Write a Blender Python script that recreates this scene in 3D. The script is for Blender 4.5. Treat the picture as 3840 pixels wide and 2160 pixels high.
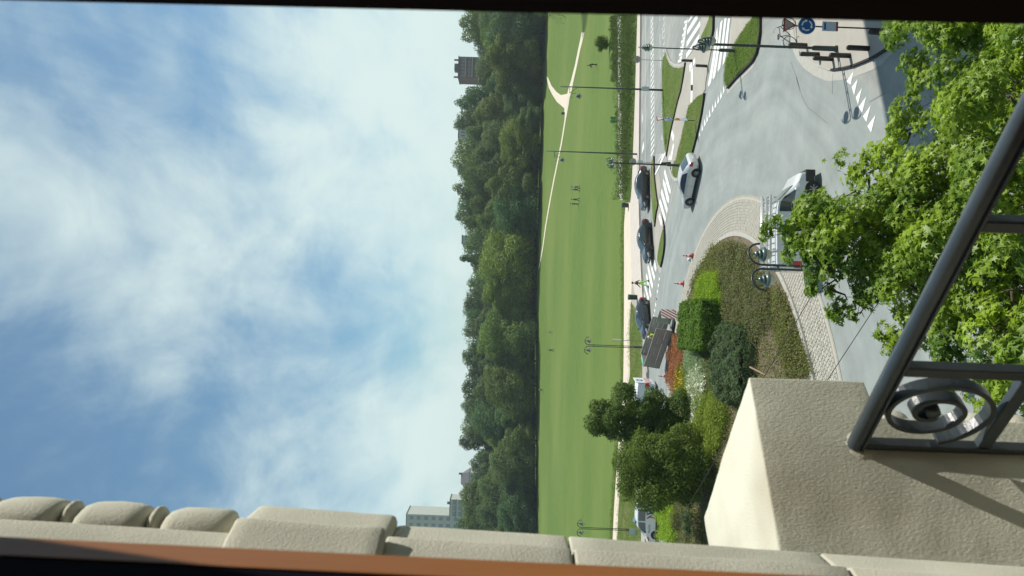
import bpy, bmesh, math, random
import numpy as np
from mathutils import Vector, Matrix
random.seed(7); rng = np.random.default_rng(7)
S = bpy.context.scene
COL = S.collection
for o in list(bpy.data.objects): bpy.data.objects.remove(o)

# ------------------------------------------------------------------ camera
EYE = 14.0
EPS = 0.036
FPX = 2773.0                     # focal length in pixels of the 3840 wide picture
_c, _s = math.cos(EPS), math.sin(EPS)
cam_d = bpy.data.cameras.new('camera'); cam = bpy.data.objects.new('camera', cam_d); COL.objects.link(cam)
cX = Vector((_s, 0, -_c)); cY = Vector((_c, 0, _s)); cZ = Vector((0, -1, 0))
cam.matrix_world = Matrix(((cX.x, cY.x, cZ.x, 0), (cX.y, cY.y, cZ.y, 0), (cX.z, cY.z, cZ.z, EYE), (0, 0, 0, 1)))
cam_d.sensor_width = 36; cam_d.lens = 36 * FPX / 3840
cam_d.clip_start = 0.05; cam_d.clip_end = 9000
cam_d.dof.use_dof = True; cam_d.dof.focus_distance = 30; cam_d.dof.aperture_fstop = 9
S.camera = cam

# ------------------------------------------------------------------ light
SUN_AZ, SUN_EL = math.radians(23), math.radians(59)
SD = Vector((math.cos(SUN_EL) * math.cos(SUN_AZ), math.cos(SUN_EL) * math.sin(SUN_AZ), math.sin(SUN_EL)))
sl = bpy.data.lights.new('sun', 'SUN'); sl.energy = 4.3; sl.angle = math.radians(.55); sl.color = (1, .955, .87)
so = bpy.data.objects.new('sun', sl); COL.objects.link(so); so.rotation_euler = SD.to_track_quat('Z', 'Y').to_euler()
W = bpy.data.worlds.new('World'); S.world = W; W.use_nodes = True
wn, wl = W.node_tree.nodes, W.node_tree.links
for n in list(wn): wn.remove(n)
def wnode(t, **k):
    n = wn.new(t)
    for a, b in k.items(): setattr(n, a, b)
    return n
def wmath(op, a, b=None, c=None):
    n = wnode('ShaderNodeMath', operation=op)
    for i, v in enumerate((a, b, c)):
        if v is None: continue
        if isinstance(v, (int, float)): n.inputs[i].default_value = v
        else: wl.new(v, n.inputs[i])
    return n.outputs[0]
sky = wnode('ShaderNodeTexSky', sky_type='NISHITA', sun_disc=False, sun_elevation=SUN_EL, sun_rotation=math.pi / 2 - SUN_AZ, air_density=1.0, dust_density=0.6, ozone_density=1.4)
tc = wnode('ShaderNodeTexCoord'); sep = wnode('ShaderNodeSeparateXYZ'); wl.new(tc.outputs['Generated'], sep.inputs[0])
zc = wmath('ADD', wmath('MAXIMUM', sep.outputs['Z'], 0.0), 0.42)
px_ = wmath('DIVIDE', sep.outputs['X'], zc); py_ = wmath('DIVIDE', sep.outputs['Y'], zc)
cmb = wnode('ShaderNodeCombineXYZ'); wl.new(px_, cmb.inputs[0]); wl.new(py_, cmb.inputs[1])
def wnoise(rot, scl, scale, det, rough, dist, loc=(0, 0, 0)):
    m = wnode('ShaderNodeMapping'); m.inputs['Rotation'].default_value = (0, 0, rot); m.inputs['Scale'].default_value = scl; m.inputs['Location'].default_value = loc
    wl.new(cmb.outputs[0], m.inputs[0])
    n = wnode('ShaderNodeTexNoise'); n.inputs['Scale'].default_value = scale; n.inputs['Detail'].default_value = det
    n.inputs['Roughness'].default_value = rough; n.inputs['Distortion'].default_value = dist
    wl.new(m.outputs[0], n.inputs[0]); return n.outputs[0]
n_big = wnoise(.5, (1, .6, 1), 1.5, 4, .5, .6, (3.3, 1.4, 0))
n_wisp = wnoise(-.62, (1, .40, 1), 4.4, 12, .59, .5, (1.2, 5.0, 0))
n_puff = wnoise(.2, (1, .8, 1), 6.8, 12, .60, .4, (7.7, 2.1, 0))
hor = wmath('SUBTRACT', 1.0, wmath('MULTIPLY', wmath('MAXIMUM', sep.outputs['Z'], 0.0), 1.55))
den = wmath('ADD', wmath('ADD', wmath('MULTIPLY', n_big, 1.15), wmath('MULTIPLY', n_wisp, .80)), wmath('MULTIPLY', n_puff, .50))
den = wmath('ADD', den, wmath('MULTIPLY', hor, .52))
mr = wnode('ShaderNodeMapRange', interpolation_type='SMOOTHSTEP'); wl.new(den, mr.inputs[0])
mr.inputs['From Min'].default_value = 1.17; mr.inputs['From Max'].default_value = 1.80
mr.inputs['To Min'].default_value = 0.02; mr.inputs['To Max'].default_value = .93
bg1 = wnode('ShaderNodeBackground'); bg1.inputs['Strength'].default_value = .088
tint = wnode('ShaderNodeMixRGB', blend_type='MULTIPLY'); tint.inputs[0].default_value = 1; tint.inputs[2].default_value = (.80, 1.06, 1.03, 1)
wl.new(sky.outputs[0], tint.inputs[1]); wl.new(tint.outputs[0], bg1.inputs[0])
bg2 = wnode('ShaderNodeBackground'); bg2.inputs[0].default_value = (.76, .90, .86, 1); bg2.inputs['Strength'].default_value = .82
mx = wnode('ShaderNodeMixShader'); wl.new(mr.outputs[0], mx.inputs[0]); wl.new(bg1.outputs[0], mx.inputs[1]); wl.new(bg2.outputs[0], mx.inputs[2])
wo = wnode('ShaderNodeOutputWorld'); wl.new(mx.outputs[0], wo.inputs[0])
S.view_settings.view_transform = 'Standard'; S.view_settings.look = 'None'; S.view_settings.gamma = 1
S.view_settings.use_curve_mapping = False; S.view_settings.exposure = 0.3
S.render.engine = 'CYCLES'

# ------------------------------------------------------------------ picture -> place
ZO = {'z1': (2340, 60, 5.175), 'z2': (2640, 60, 5.175), 'z3': (2340, 320, 5.175), 'z4': (2340, 580, 5.175), 'z5': (2340, 840, 5.175),
      'z6': (2340, 1100, 3.814), 'z7': (2150, 1900, 4.684), 'n1': (2340, 1380, 4.512), 'n2': (2900, 80, 3.814), 'n6': (2000, 150, 3.22),
      'r6': (1600, 600, 1.8114), 'q': (2400, 900, 1.8113), 'r5': (1600, 30, 2.1629), 'o': (0, 0, 1), 'd': (0, 0, .67083), 'w5': (2200, 1350, 1.7889)}
def opx(t, x, y):
    a, b, k = ZO[t]; return a + x / k, b + y / k
def rayxy(px, py):
    up, dx = 1080 - py, px - 1920
    return (up * _c + dx * _s) / FPX, (dx * _c - up * _s) / FPX      # X per metre of Y, drop per metre of Y
def terr(y, x=0.0):
    z = _terr(y)
    if z > .09: z = .09 + (z - .09) * max(.3, min(1.08, 1.0 + .0075 * (x + 8)))
    return z
def _terr(y):
    if y < 89: return -.05
    if y < 97: return -.05 + .14 * (y - 89) / 8
    if y < 110: return .09
    if y < 250: return .09 + 5.0 * ((y - 110) / 140) ** 2
    if y < 275: return 5.09 + (y - 250) * .03
    return 5.84
def G(t, x, y, z=0.0):
    r, d = rayxy(*opx(t, x, y)); D = (EYE - z) / d
    return (r * D, D)
def GT(t, x, y):
    r, d = rayxy(*opx(t, x, y)); D = 100.0
    for Y in np.arange(60, 400, .5):
        if EYE - d * Y <= terr(Y, r * Y): D = float(Y); break
    return (r * D, D, terr(D, r * D))
def AT(t, x, y, D):
    r, d = rayxy(*opx(t, x, y)); return Vector((r * D, D, EYE - d * D))
def P(t, pts, z=0.0): return [G(t, a, b, z) for a, b in pts]

# ------------------------------------------------------------------ tags
def tag(o, label=None, cat=None, group=None, kind=None):
    if label: o['label'] = label
    if cat: o['category'] = cat
    if group: o['group'] = group
    if kind: o['kind'] = kind
    return o
def empty(name, loc=(0, 0, 0), rz=0.0, label=None, cat=None, group=None):
    o = bpy.data.objects.new(name, None); COL.objects.link(o); o.location = loc; o.rotation_euler = (0, 0, rz)
    return tag(o, label, cat, group)
def copy_tree(o, parent=None):
    c = o.copy(); COL.objects.link(c)
    if parent: c.parent = parent
    for ch in list(o.children): copy_tree(ch, c)
    return c
def copy_to(o, loc, rz=0.0, label=None, sc=None):
    c = copy_tree(o); c.location = loc; c.rotation_euler = (0, 0, rz)
    if label: c['label'] = label
    if sc: c.scale = sc if not isinstance(sc, (int, float)) else (sc, sc, sc)
    return c

# ------------------------------------------------------------------ materials
MATS = {}
def mat(name, col, rough=.7, metal=0, col2=None, scale=3.0, bump=0.0, bscale=None, spec=.5, coat=0, coords='Object', trans=0, detail=6, contrast=.25, stretch=None, rnd=0, col3=None, scale3=.3, bdist=.02, tint=0):
    if name in MATS: return MATS[name]
    m = bpy.data.materials.new(name); m.use_nodes = True; nt = m.node_tree; n, l = nt.nodes, nt.links
    b = n['Principled BSDF']; MATS[name] = m
    b.inputs['Roughness'].default_value = rough; b.inputs['Metallic'].default_value = metal
    b.inputs['Specular IOR Level'].default_value = spec; b.inputs['Coat Weight'].default_value = coat
    c4 = tuple(col) + (1,)
    b.inputs['Base Color'].default_value = c4
    tcn = n.new('ShaderNodeTexCoord'); src = tcn.outputs[coords]
    if stretch:
        mp = n.new('ShaderNodeMapping'); mp.inputs['Scale'].default_value = stretch; l.new(src, mp.inputs[0]); src = mp.outputs[0]
    out = None
    if col2 is not None:
        nz = n.new('ShaderNodeTexNoise'); nz.inputs['Scale'].default_value = scale; nz.inputs['Detail'].default_value = detail; nz.inputs['Roughness'].default_value = .62
        l.new(src, nz.inputs[0])
        r = n.new('ShaderNodeMapRange'); r.inputs['From Min'].default_value = .5 - contrast; r.inputs['From Max'].default_value = .5 + contrast; l.new(nz.outputs[0], r.inputs[0])
        mxx = n.new('ShaderNodeMixRGB'); mxx.inputs[1].default_value = c4; mxx.inputs[2].default_value = tuple(col2) + (1,); l.new(r.outputs[0], mxx.inputs[0]); out = mxx.outputs[0]
        if col3 is not None:
            nz3 = n.new('ShaderNodeTexNoise'); nz3.inputs['Scale'].default_value = scale3; nz3.inputs['Detail'].default_value = 3; l.new(src, nz3.inputs[0])
            r3 = n.new('ShaderNodeMapRange'); r3.inputs['From Min'].default_value = .42; r3.inputs['From Max'].default_value = .66; l.new(nz3.outputs[0], r3.inputs[0])
            m3 = n.new('ShaderNodeMixRGB'); l.new(r3.outputs[0], m3.inputs[0]); l.new(out, m3.inputs[1]); m3.inputs[2].default_value = tuple(col3) + (1,); out = m3.outputs[0]
    if rnd:
        oi = n.new('ShaderNodeObjectInfo'); hs = n.new('ShaderNodeHueSaturation')
        for inp, lo, hi in (('Value', 1 - rnd, 1 + rnd), ('Hue', .5 - rnd * .06, .5 + rnd * .06)):
            rr = n.new('ShaderNodeMapRange'); rr.inputs['To Min'].default_value = lo; rr.inputs['To Max'].default_value = hi
            if inp == 'Hue':
                mm = n.new('ShaderNodeMath'); mm.operation = 'FRACT'; mu = n.new('ShaderNodeMath'); mu.operation = 'MULTIPLY'; mu.inputs[1].default_value = 7.31
                l.new(oi.outputs['Random'], mu.inputs[0]); l.new(mu.outputs[0], mm.inputs[0]); l.new(mm.outputs[0], rr.inputs[0])
            else: l.new(oi.outputs['Random'], rr.inputs[0])
            l.new(rr.outputs[0], hs.inputs[inp])
        if out: l.new(out, hs.inputs['Color'])
        else: hs.inputs['Color'].default_value = c4
        out = hs.outputs[0]
    if tint:                                              # object colour multiplies (lets copies differ)
        oi = n.new('ShaderNodeObjectInfo'); mt = n.new('ShaderNodeMixRGB'); mt.blend_type = 'MULTIPLY'; mt.inputs[0].default_value = 1
        if out: l.new(out, mt.inputs[1])
        else: mt.inputs[1].default_value = c4
        l.new(oi.outputs['Color'], mt.inputs[2]); out = mt.outputs[0]
    if out: l.new(out, b.inputs['Base Color'])
    if bump:
        nb = n.new('ShaderNodeTexNoise'); nb.inputs['Scale'].default_value = bscale or scale * 4; nb.inputs['Detail'].default_value = 8; nb.inputs['Roughness'].default_value = .6; l.new(src, nb.inputs[0])
        bp = n.new('ShaderNodeBump'); bp.inputs['Strength'].default_value = bump; bp.inputs['Distance'].default_value = bdist; l.new(nb.outputs[0], bp.inputs['Height']); l.new(bp.outputs[0], b.inputs['Normal'])
    if trans:
        tr = n.new('ShaderNodeBsdfTranslucent'); ms = n.new('ShaderNodeMixShader'); ms.inputs[0].default_value = trans
        if out:
            bc = n.new('ShaderNodeMixRGB'); bc.blend_type = 'MULTIPLY'; bc.inputs[0].default_value = 1; bc.inputs[2].default_value = (1.6, 1.7, .7, 1); l.new(out, bc.inputs[1]); l.new(bc.outputs[0], tr.inputs[0])
        else: tr.inputs[0].default_value = (min(1, col[0] * 1.6), min(1, col[1] * 1.7), col[2] * .7, 1)
        l.new(b.outputs[0], ms.inputs[1]); l.new(tr.outputs[0], ms.inputs[2]); l.new(ms.outputs[0], n['Material Output'].inputs[0])
    return m

# ------------------------------------------------------------------ mesh helpers
class MB:
    def __init__(s): s.v = []; s.f = []
    def add(s, v, f):
        k = len(s.v); s.v += [tuple(p) for p in v]; s.f += [tuple(i + k for i in q) for q in f]; return s
    def box(s, c, d, rz=0, M=None):
        x, y, z = d[0] / 2, d[1] / 2, d[2] / 2; vs = []
        for a in (-x, x):
            for b in (-y, y):
                for e in (-z, z):
                    p = Vector((a, b, e))
                    if rz: p = Matrix.Rotation(rz, 3, 'Z') @ p
                    if M: p = M @ p
                    vs.append(p + Vector(c))
        return s.add(vs, [(0, 1, 3, 2), (4, 6, 7, 5), (0, 4, 5, 1), (2, 3, 7, 6), (0, 2, 6, 4), (1, 5, 7, 3)])
    def hexa(s, lo, hi):           # two matching loops
        n = len(lo); return s.add(list(lo) + list(hi), [tuple(range(n))[::-1], tuple(range(n, 2 * n))] + [(i, (i + 1) % n, n + (i + 1) % n, n + i) for i in range(n)])
    def tube(s, pts, r, seg=8, cap=True):
        pts = [Vector(p) for p in pts]; n = len(pts); rs = r if isinstance(r, (list, tuple)) else [r] * n; rings = []
        u0 = None
        for i, p in enumerate(pts):
            t = (pts[min(i + 1, n - 1)] - pts[max(i - 1, 0)]).normalized()
            if u0 is None:
                u0 = t.orthogonal().normalized()
            u = (u0 - t * u0.dot(t)).normalized(); u0 = u; w = t.cross(u)
            rings.append([p + (u * math.cos(2 * math.pi * k / seg) + w * math.sin(2 * math.pi * k / seg)) * rs[i] for k in range(seg)])
        v = [q for r_ in rings for q in r_]; f = []
        for i in range(n - 1):
            for k in range(seg): f.append((i * seg + k, i * seg + (k + 1) % seg, (i + 1) * seg + (k + 1) % seg, (i + 1) * seg + k))
        if cap: f += [tuple(range(seg))[::-1], tuple(range((n - 1) * seg, n * seg))]
        return s.add(v, f)
    def lathe(s, prof, seg=16, c=(0, 0, 0), axis='Z'):
        v = []; f = []
        for r, z in prof:
            for k in range(seg):
                a = 2 * math.pi * k / seg; p = (r * math.cos(a), r * math.sin(a), z)
                if axis == 'Y': p = (p[0], p[2], p[1])
                if axis == 'X': p = (p[2], p[0], p[1])
                v.append(Vector(p) + Vector(c))
        for i in range(len(prof) - 1):
            for k in range(seg): f.append((i * seg + k, i * seg + (k + 1) % seg, (i + 1) * seg + (k + 1) % seg, (i + 1) * seg + k))
        return s.add(v, f)
    def sweep(s, pts, prof, up=Vector((0, 0, 1))):   # flat bar / rail swept along pts; prof = (side, up) pairs
        pts = [Vector(p) for p in pts]; n = len(pts); m = len(prof); v = []
        for i, p in enumerate(pts):
            t = (pts[min(i + 1, n - 1)] - pts[max(i - 1, 0)]).normalized(); sd = t.cross(up).normalized(); u = sd.cross(t)
            v += [p + sd * a + u * b for a, b in prof]
        f = [(i * m + k, i * m + (k + 1) % m, (i + 1) * m + (k + 1) % m, (i + 1) * m + k) for i in range(n - 1) for k in range(m)]
        return s.add(v, f + [tuple(range(m))[::-1], tuple(range((n - 1) * m, n * m))])
    def build(s, name, m=None, parent=None, smooth=False, bevel=0, sub=0):
        me = bpy.data.meshes.new(name); me.from_pydata([tuple(p) for p in s.v], [], s.f); me.update()
        bm = bmesh.new(); bm.from_mesh(me); bmesh.ops.recalc_face_normals(bm, faces=bm.faces); bm.to_mesh(me); bm.free()
        if m: me.materials.append(m)
        if smooth: me.polygons.foreach_set('use_smooth', [True] * len(me.polygons))
        o = bpy.data.objects.new(name, me); COL.objects.link(o)
        if parent: o.parent = parent
        if bevel:
            b = o.modifiers.new('b', 'BEVEL'); b.width = bevel; b.segments = 2; b.limit_method = 'ANGLE'
        if sub:
            b = o.modifiers.new('s', 'SUBSURF'); b.levels = sub; b.render_levels = sub
        return o
def fastmesh(name, V, counts, idx, m, parent=None, smooth=False):
    me = bpy.data.meshes.new(name); me.vertices.add(len(V)); me.vertices.foreach_set('co', np.asarray(V, dtype=np.float32).ravel())
    me.loops.add(len(idx)); me.loops.foreach_set('vertex_index', np.asarray(idx, dtype=np.int32))
    me.polygons.add(len(counts)); st = np.concatenate(([0], np.cumsum(counts)[:-1])); me.polygons.foreach_set('loop_start', st.astype(np.int32)); me.polygons.foreach_set('loop_total', np.asarray(counts, dtype=np.int32))
    me.update(calc_edges=True)
    if m: me.materials.append(m)
    o = bpy.data.objects.new(name, me); COL.objects.link(o)
    if parent: o.parent = parent
    return o
QUAD = (np.array([(-.5, 0, 0), (0, -.3, .06), (.5, 0, 0), (0, .3, .06)]), [(0, 1, 2, 3)])
def _star():
    v = [(0, 0, .0)]; f = []
    R = [1, .36, .95, .34, .72, .22, .72, .34, .95, .36]; A = [0, 28, 52, 78, 112, 180, 248, 282, 308, 332]
    for r, a in zip(R, A):
        a = math.radians(a); v.append((r * .56 * math.cos(a), r * .56 * math.sin(a), -.20 * r * r * .56))
    for k in range(10): f.append((0, 1 + k, 1 + (k + 1) % 10))
    return np.array(v), f
STAR = _star()
def leaves(name, C, N, size, m, parent=None, tmpl=QUAD, spin=True):
    """C centres (n,3), N normals (n,3)"""
    C = np.asarray(C, float); N = np.asarray(N, float); N /= np.linalg.norm(N, axis=1, keepdims=True) + 1e-9; n = len(C)
    a = rng.normal(size=(n, 3)); U = np.cross(N, a); U /= np.linalg.norm(U, axis=1, keepdims=True) + 1e-9; Wv = np.cross(N, U)
    tv, tf = tmpl; k = len(tv); sz = np.asarray(size, float).reshape(-1, 1, 1) if np.ndim(size) else size
    V = C[:, None, :] + sz * (tv[None, :, 0:1] * U[:, None, :] + tv[None, :, 1:2] * Wv[:, None, :] + tv[None, :, 2:3] * N[:, None, :])
    base = (np.arange(n) * k)[:, None]; fl = np.concatenate([np.array(q) for q in tf]); cnt = np.array([len(q) for q in tf])
    return fastmesh(name, V.reshape(-1, 3), np.tile(cnt, n), (base + fl[None, :]).ravel(), m, parent)
def poly_sheet(name, pts, z, m, parent=None, z0=None):
    bm = bmesh.new(); vs = [bm.verts.new((x, y, z)) for x, y in pts]; f = bm.faces.new(vs)
    if f.calc_area() and f.normal.z < 0: pass
    bm.normal_update()
    if f.normal.z < 0: f.normal_flip()
    if z0 is not None:
        lo = [bm.verts.new((x, y, z0)) for x, y in pts]; n = len(vs)
        for i in range(n): bm.faces.new((vs[i], vs[(i + 1) % n], lo[(i + 1) % n], lo[i]))
    bmesh.ops.triangulate(bm, faces=[f]); me = bpy.data.meshes.new(name); bmesh.ops.recalc_face_normals(bm, faces=bm.faces) if z0 is not None else None
    bm.to_mesh(me); bm.free(); me.materials.append(m); o = bpy.data.objects.new(name, me); COL.objects.link(o)
    if parent: o.parent = parent
    return o
def inpoly(x, y, poly):
    r = np.zeros(len(x), bool); n = len(poly); j = n - 1
    for i in range(n):
        xi, yi = poly[i]; xj, yj = poly[j]
        c = ((yi > y) != (yj > y)) & (x < (xj - xi) * (y - yi) / (yj - yi + 1e-12) + xi); r ^= c; j = i
    return r
def sample_poly(poly, n):
    A = np.array(poly); lo, hi = A.min(0), A.max(0); xs = []; tot = 0
    while tot < n:
        q = rng.uniform(lo, hi, (n * 2, 2)); q = q[inpoly(q[:, 0], q[:, 1], poly)]; xs.append(q); tot += len(q)
    return np.concatenate(xs)[:n]
# ================================================================== GROUND
M_grass = mat('lawn_grass', (.076, .130, .022), .9, col2=(.114, .178, .032), scale=1.1, bump=.5, bscale=9, coords='Object', detail=9, stretch=(.45, .8, 1), col3=(.130, .180, .038), scale3=.045, spec=.2)
M_turf = mat('turf', (.06, .11, .018), .9, col2=(.11, .16, .03), scale=2.2, bump=.8, bscale=14, detail=9, col3=(.15, .16, .06), scale3=.35, spec=.2)
M_asph = mat('asphalt', (.245, .255, .235), .82, col2=(.315, .32, .292), scale=.3, bump=.25, bscale=60, detail=12, col3=(.215, .235, .222), scale3=.07, spec=.35)
def wear(m, amp):
    nt = m.node_tree; n, l = nt.nodes, nt.links; b = n['Principled BSDF']; src = b.inputs['Base Color'].links[0].from_socket
    g = n.new('ShaderNodeNewGeometry'); sb = n.new('ShaderNodeVectorMath'); sb.operation = 'SUBTRACT'; sb.inputs[1].default_value = (-11.9, 47.1, 0); l.new(g.outputs['Position'], sb.inputs[0])
    ln = n.new('ShaderNodeVectorMath'); ln.operation = 'LENGTH'; l.new(sb.outputs[0], ln.inputs[0]); big = n.new('ShaderNodeTexNoise'); big.inputs['Scale'].default_value = .08; l.new(sb.outputs[0], big.inputs[0])
    ad = n.new('ShaderNodeMath'); ad.operation = 'MULTIPLY_ADD'; ad.inputs[1].default_value = 5; l.new(big.outputs[0], ad.inputs[0]); l.new(ln.outputs['Value'], ad.inputs[2])
    c = n.new('ShaderNodeCombineXYZ'); l.new(ad.outputs[0], c.inputs[0]); nz = n.new('ShaderNodeTexNoise'); nz.inputs['Scale'].default_value = .9; nz.inputs['Detail'].default_value = 5; l.new(c.outputs[0], nz.inputs[0])
    blot = n.new('ShaderNodeTexNoise'); blot.inputs['Scale'].default_value = .45; blot.inputs['Detail'].default_value = 12; blot.inputs['Roughness'].default_value = .72; l.new(sb.outputs[0], blot.inputs[0])
    mu = n.new('ShaderNodeMath'); mu.operation = 'ADD'; l.new(nz.outputs[0], mu.inputs[0]); l.new(blot.outputs[0], mu.inputs[1])
    r = n.new('ShaderNodeMapRange'); r.inputs['From Min'].default_value = .7; r.inputs['From Max'].default_value = 1.3; r.inputs['To Min'].default_value = 1 - amp; r.inputs['To Max'].default_value = 1 + amp; l.new(mu.outputs[0], r.inputs[0])
    mx = n.new('ShaderNodeVectorMath'); mx.operation = 'SCALE'; l.new(src, mx.inputs[0]); l.new(r.outputs[0], mx.inputs['Scale']); l.new(mx.outputs[0], b.inputs['Base Color'])
wear(M_asph, .24)
M_asph2 = mat('asphalt_ring', (.222, .25, .238), .75, col2=(.268, .288, .27), scale=.3, bump=.2, bscale=60, detail=9, spec=.4)
wear(M_asph2, .22)
M_beige = mat('beige_concrete', (.325, .31, .262), .9, col2=(.39, .37, .318), scale=1.2, bump=.2, bscale=40, detail=9, col3=(.34, .31, .27), scale3=.5)
M_pinkp = mat('pale_paving', (.47, .42, .37), .9, col2=(.55, .50, .44), scale=1, bump=.15, bscale=30)
M_sandp = mat('sandy_gravel', (.55, .48, .37), .95, col2=(.64, .57, .46), scale=.8, bump=.3, bscale=25, stretch=(.3, 1, 1))
M_kerb = mat('dark_kerb', (.016, .012, .011), .85, col2=(.026, .02, .018), scale=6)
M_conc = mat('concrete_edge', (.34, .33, .29), .9, col2=(.41, .40, .355), scale=3, bump=.2, bscale=40)
M_white = mat('road_paint', (.80, .80, .77), .7, col2=(.62, .62, .59), scale=2.5, contrast=.35, detail=9)
M_soil = mat('bed_soil', (.11, .085, .058), .95, col2=(.17, .14, .09), scale=3, bump=.8, bscale=20)

ys = list(np.arange(-200, 60, 20)) + list(np.arange(60, 290, 4.0)) + [300, 340, 400, 500, 700, 1000, 1600, 2600, 4500]
xs = [-4500, -2000, -900, -400] + list(np.arange(-240, 241, 24)) + [400, 900, 2000, 4500]
mb = MB(); nx = len(xs)
mb.v = [(x, y, terr(y, x)) for y in ys for x in xs]
mb.f = [(j * nx + i, j * nx + i + 1, (j + 1) * nx + i + 1, (j + 1) * nx + i) for j in range(len(ys) - 1) for i in range(nx - 1)]
ground = mb.build('ground', M_grass, smooth=True); tag(ground, kind='structure')

farkerb = P('o', [(2403, 60), (2400, 340), (2397.6, 600), (2398, 793), (2404, 975), (2407, 1033), (2411, 1097), (2421, 1250), (2430, 1388), (2424, 1700), (2420, 2100)], .1)
fk0 = (farkerb[0][0] + 60, farkerb[0][1] - 1); fk9 = (farkerb[-1][0] - 60, farkerb[-1][1] + 1)
road = poly_sheet('road', [fk0] + farkerb + [fk9, (-110, -12), (110, -12)], 0, M_asph); tag(road, kind='structure')

# resurfaced ring of smoother asphalt round the island
RC = (-11.9, 47.1); R_OUT = 18.2; R_IN = 15.9
def ring(name, r0, r1, z, m, a0=0, a1=2 * math.pi, n=96, zc=None):
    mb = MB()
    for k in range(n + 1):
        a = a0 + (a1 - a0) * k / n; mb.v += [(RC[0] + r0 * math.cos(a), RC[1] + r0 * math.sin(a), zc if zc is not None else z), (RC[0] + r1 * math.cos(a), RC[1] + r1 * math.sin(a), z)]
    mb.f = [(2 * k, 2 * k + 1, 2 * k + 3, 2 * k + 2) for k in range(n)]
    return mb.build(name, m)
tag(ring('road_ring', R_OUT - .02, R_OUT + 8.6, .004, M_asph2), kind='structure')

# far pavement, sandy path, verge (each a raised step behind the kerb)
def raised(name, pts, m, z=.12, kind='structure'):
    return tag(poly_sheet(name, pts, z, m, z0=-.1), kind=kind)
pf = P('o', [(2403, 60), (2400, 340), (2397.6, 600), (2398, 700), (2398, 793), (2404, 975), (2407, 1033), (2411, 1097), (2415, 1160)], .12)
pb = P('o', [(2415, 1160), (2380, 1100), (2370, 1040), (2366, 960), (2364, 860), (2363, 760), (2366, 740), (2369, 700), (2373, 600), (2382, 340), (2390, 60)], .12)
raised('far_pavement', [(pf[0][0] + 60, pf[0][1])] + pf + pb + [(pb[-1][0] + 60, pb[-1][1])], M_pinkp)
pth = P('o', [(2363, 760), (2364, 860), (2366, 960), (2370, 1040), (2366, 1130), (2360, 1250), (2362, 1400), (2340, 1600), (2328, 1800), (2320, 1900), (2312, 2050)], .125)
ptb = P('o', [(2296, 2050), (2303, 1900), (2316, 1700), (2337, 1450), (2339, 1300), (2340, 1100), (2340, 850), (2344, 790), (2346, 760)], .125)
raised('sandy_path', pth[:-1] + [(pth[-1][0] - 30, pth[-1][1] + 2), (ptb[0][0] - 30, ptb[0][1] + 2)] + ptb[1:], M_sandp, .125)
vg = P('o', [(2366, 1130), (2371, 1140), (2409, 1190), (2408, 1388), (2404, 1700), (2403, 2100), (2312, 2100), (2320, 1900), (2328, 1800), (2340, 1600), (2362, 1400), (2360, 1250)], .13)
raised('grass_verge', vg, M_turf, .13)
pv2 = P('o', [(2380, 1100), (2415, 1160), (2421, 1250), (2430, 1388), (2424, 1700), (2420, 2100), (2403, 2100), (2404, 1700), (2408, 1388), (2409, 1190), (2371, 1140), (2366, 1130), (2370, 1040)], .12)
raised('narrow_pavement', pv2, M_beige, .115)
# strip of pale cobbles edging the lawn, and the strip of rough growth behind the far pavement
raised('cobble_edge', P('o', [(2329, 60), (2330, 300), (2333, 500), (2334, 640), (2334, 750), (2322, 750), (2321, 640), (2319, 500), (2317, 300), (2313, 60)], .1), M_pinkp, .105)

def kerbline(name, pts, w=.12, z0=0, z1=.125, m=None):
    mb = MB(); n = len(pts)
    for i, p in enumerate(pts):
        a = Vector(pts[max(i - 1, 0)]); b = Vector(pts[min(i + 1, n - 1)]); t = (b - a).normalized(); nn = Vector((-t.y, t.x)) * w / 2
        mb.v += [(p[0] + nn.x, p[1] + nn.y, z0), (p[0] + nn.x, p[1] + nn.y, z1), (p[0] - nn.x, p[1] - nn.y, z1), (p[0] - nn.x, p[1] - nn.y, z0)]
    for i in range(n - 1):
        for k in range(4): mb.f.append((4 * i + k, 4 * i + (k + 1) % 4, 4 * i + 4 + (k + 1) % 4, 4 * i + 4 + k))
    mb.f += [(0, 1, 2, 3), (4 * n - 1, 4 * n - 2, 4 * n - 3, 4 * n - 4)]
    return tag(mb.build(name, m or M_kerb), kind='structure')
def band(pts, w, z, m, name='gutter'):
    mb = MB(); n = len(pts)
    for i, p in enumerate(pts):
        a = Vector(pts[max(i - 1, 0)]); b = Vector(pts[min(i + 1, n - 1)]); t = (b - a).normalized(); nn = Vector((-t.y, t.x)) * w
        mb.v += [(p[0] + nn.x, p[1] + nn.y, z), (p[0] - nn.x, p[1] - nn.y, z)]
    mb.f = [(2 * i, 2 * i + 1, 2 * i + 3, 2 * i + 2) for i in range(n - 1)]
    return tag(mb.build(name, m), kind='structure')
kerbline('kerb', [fk0] + farkerb + [fk9], .14, 0, .16)

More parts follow.
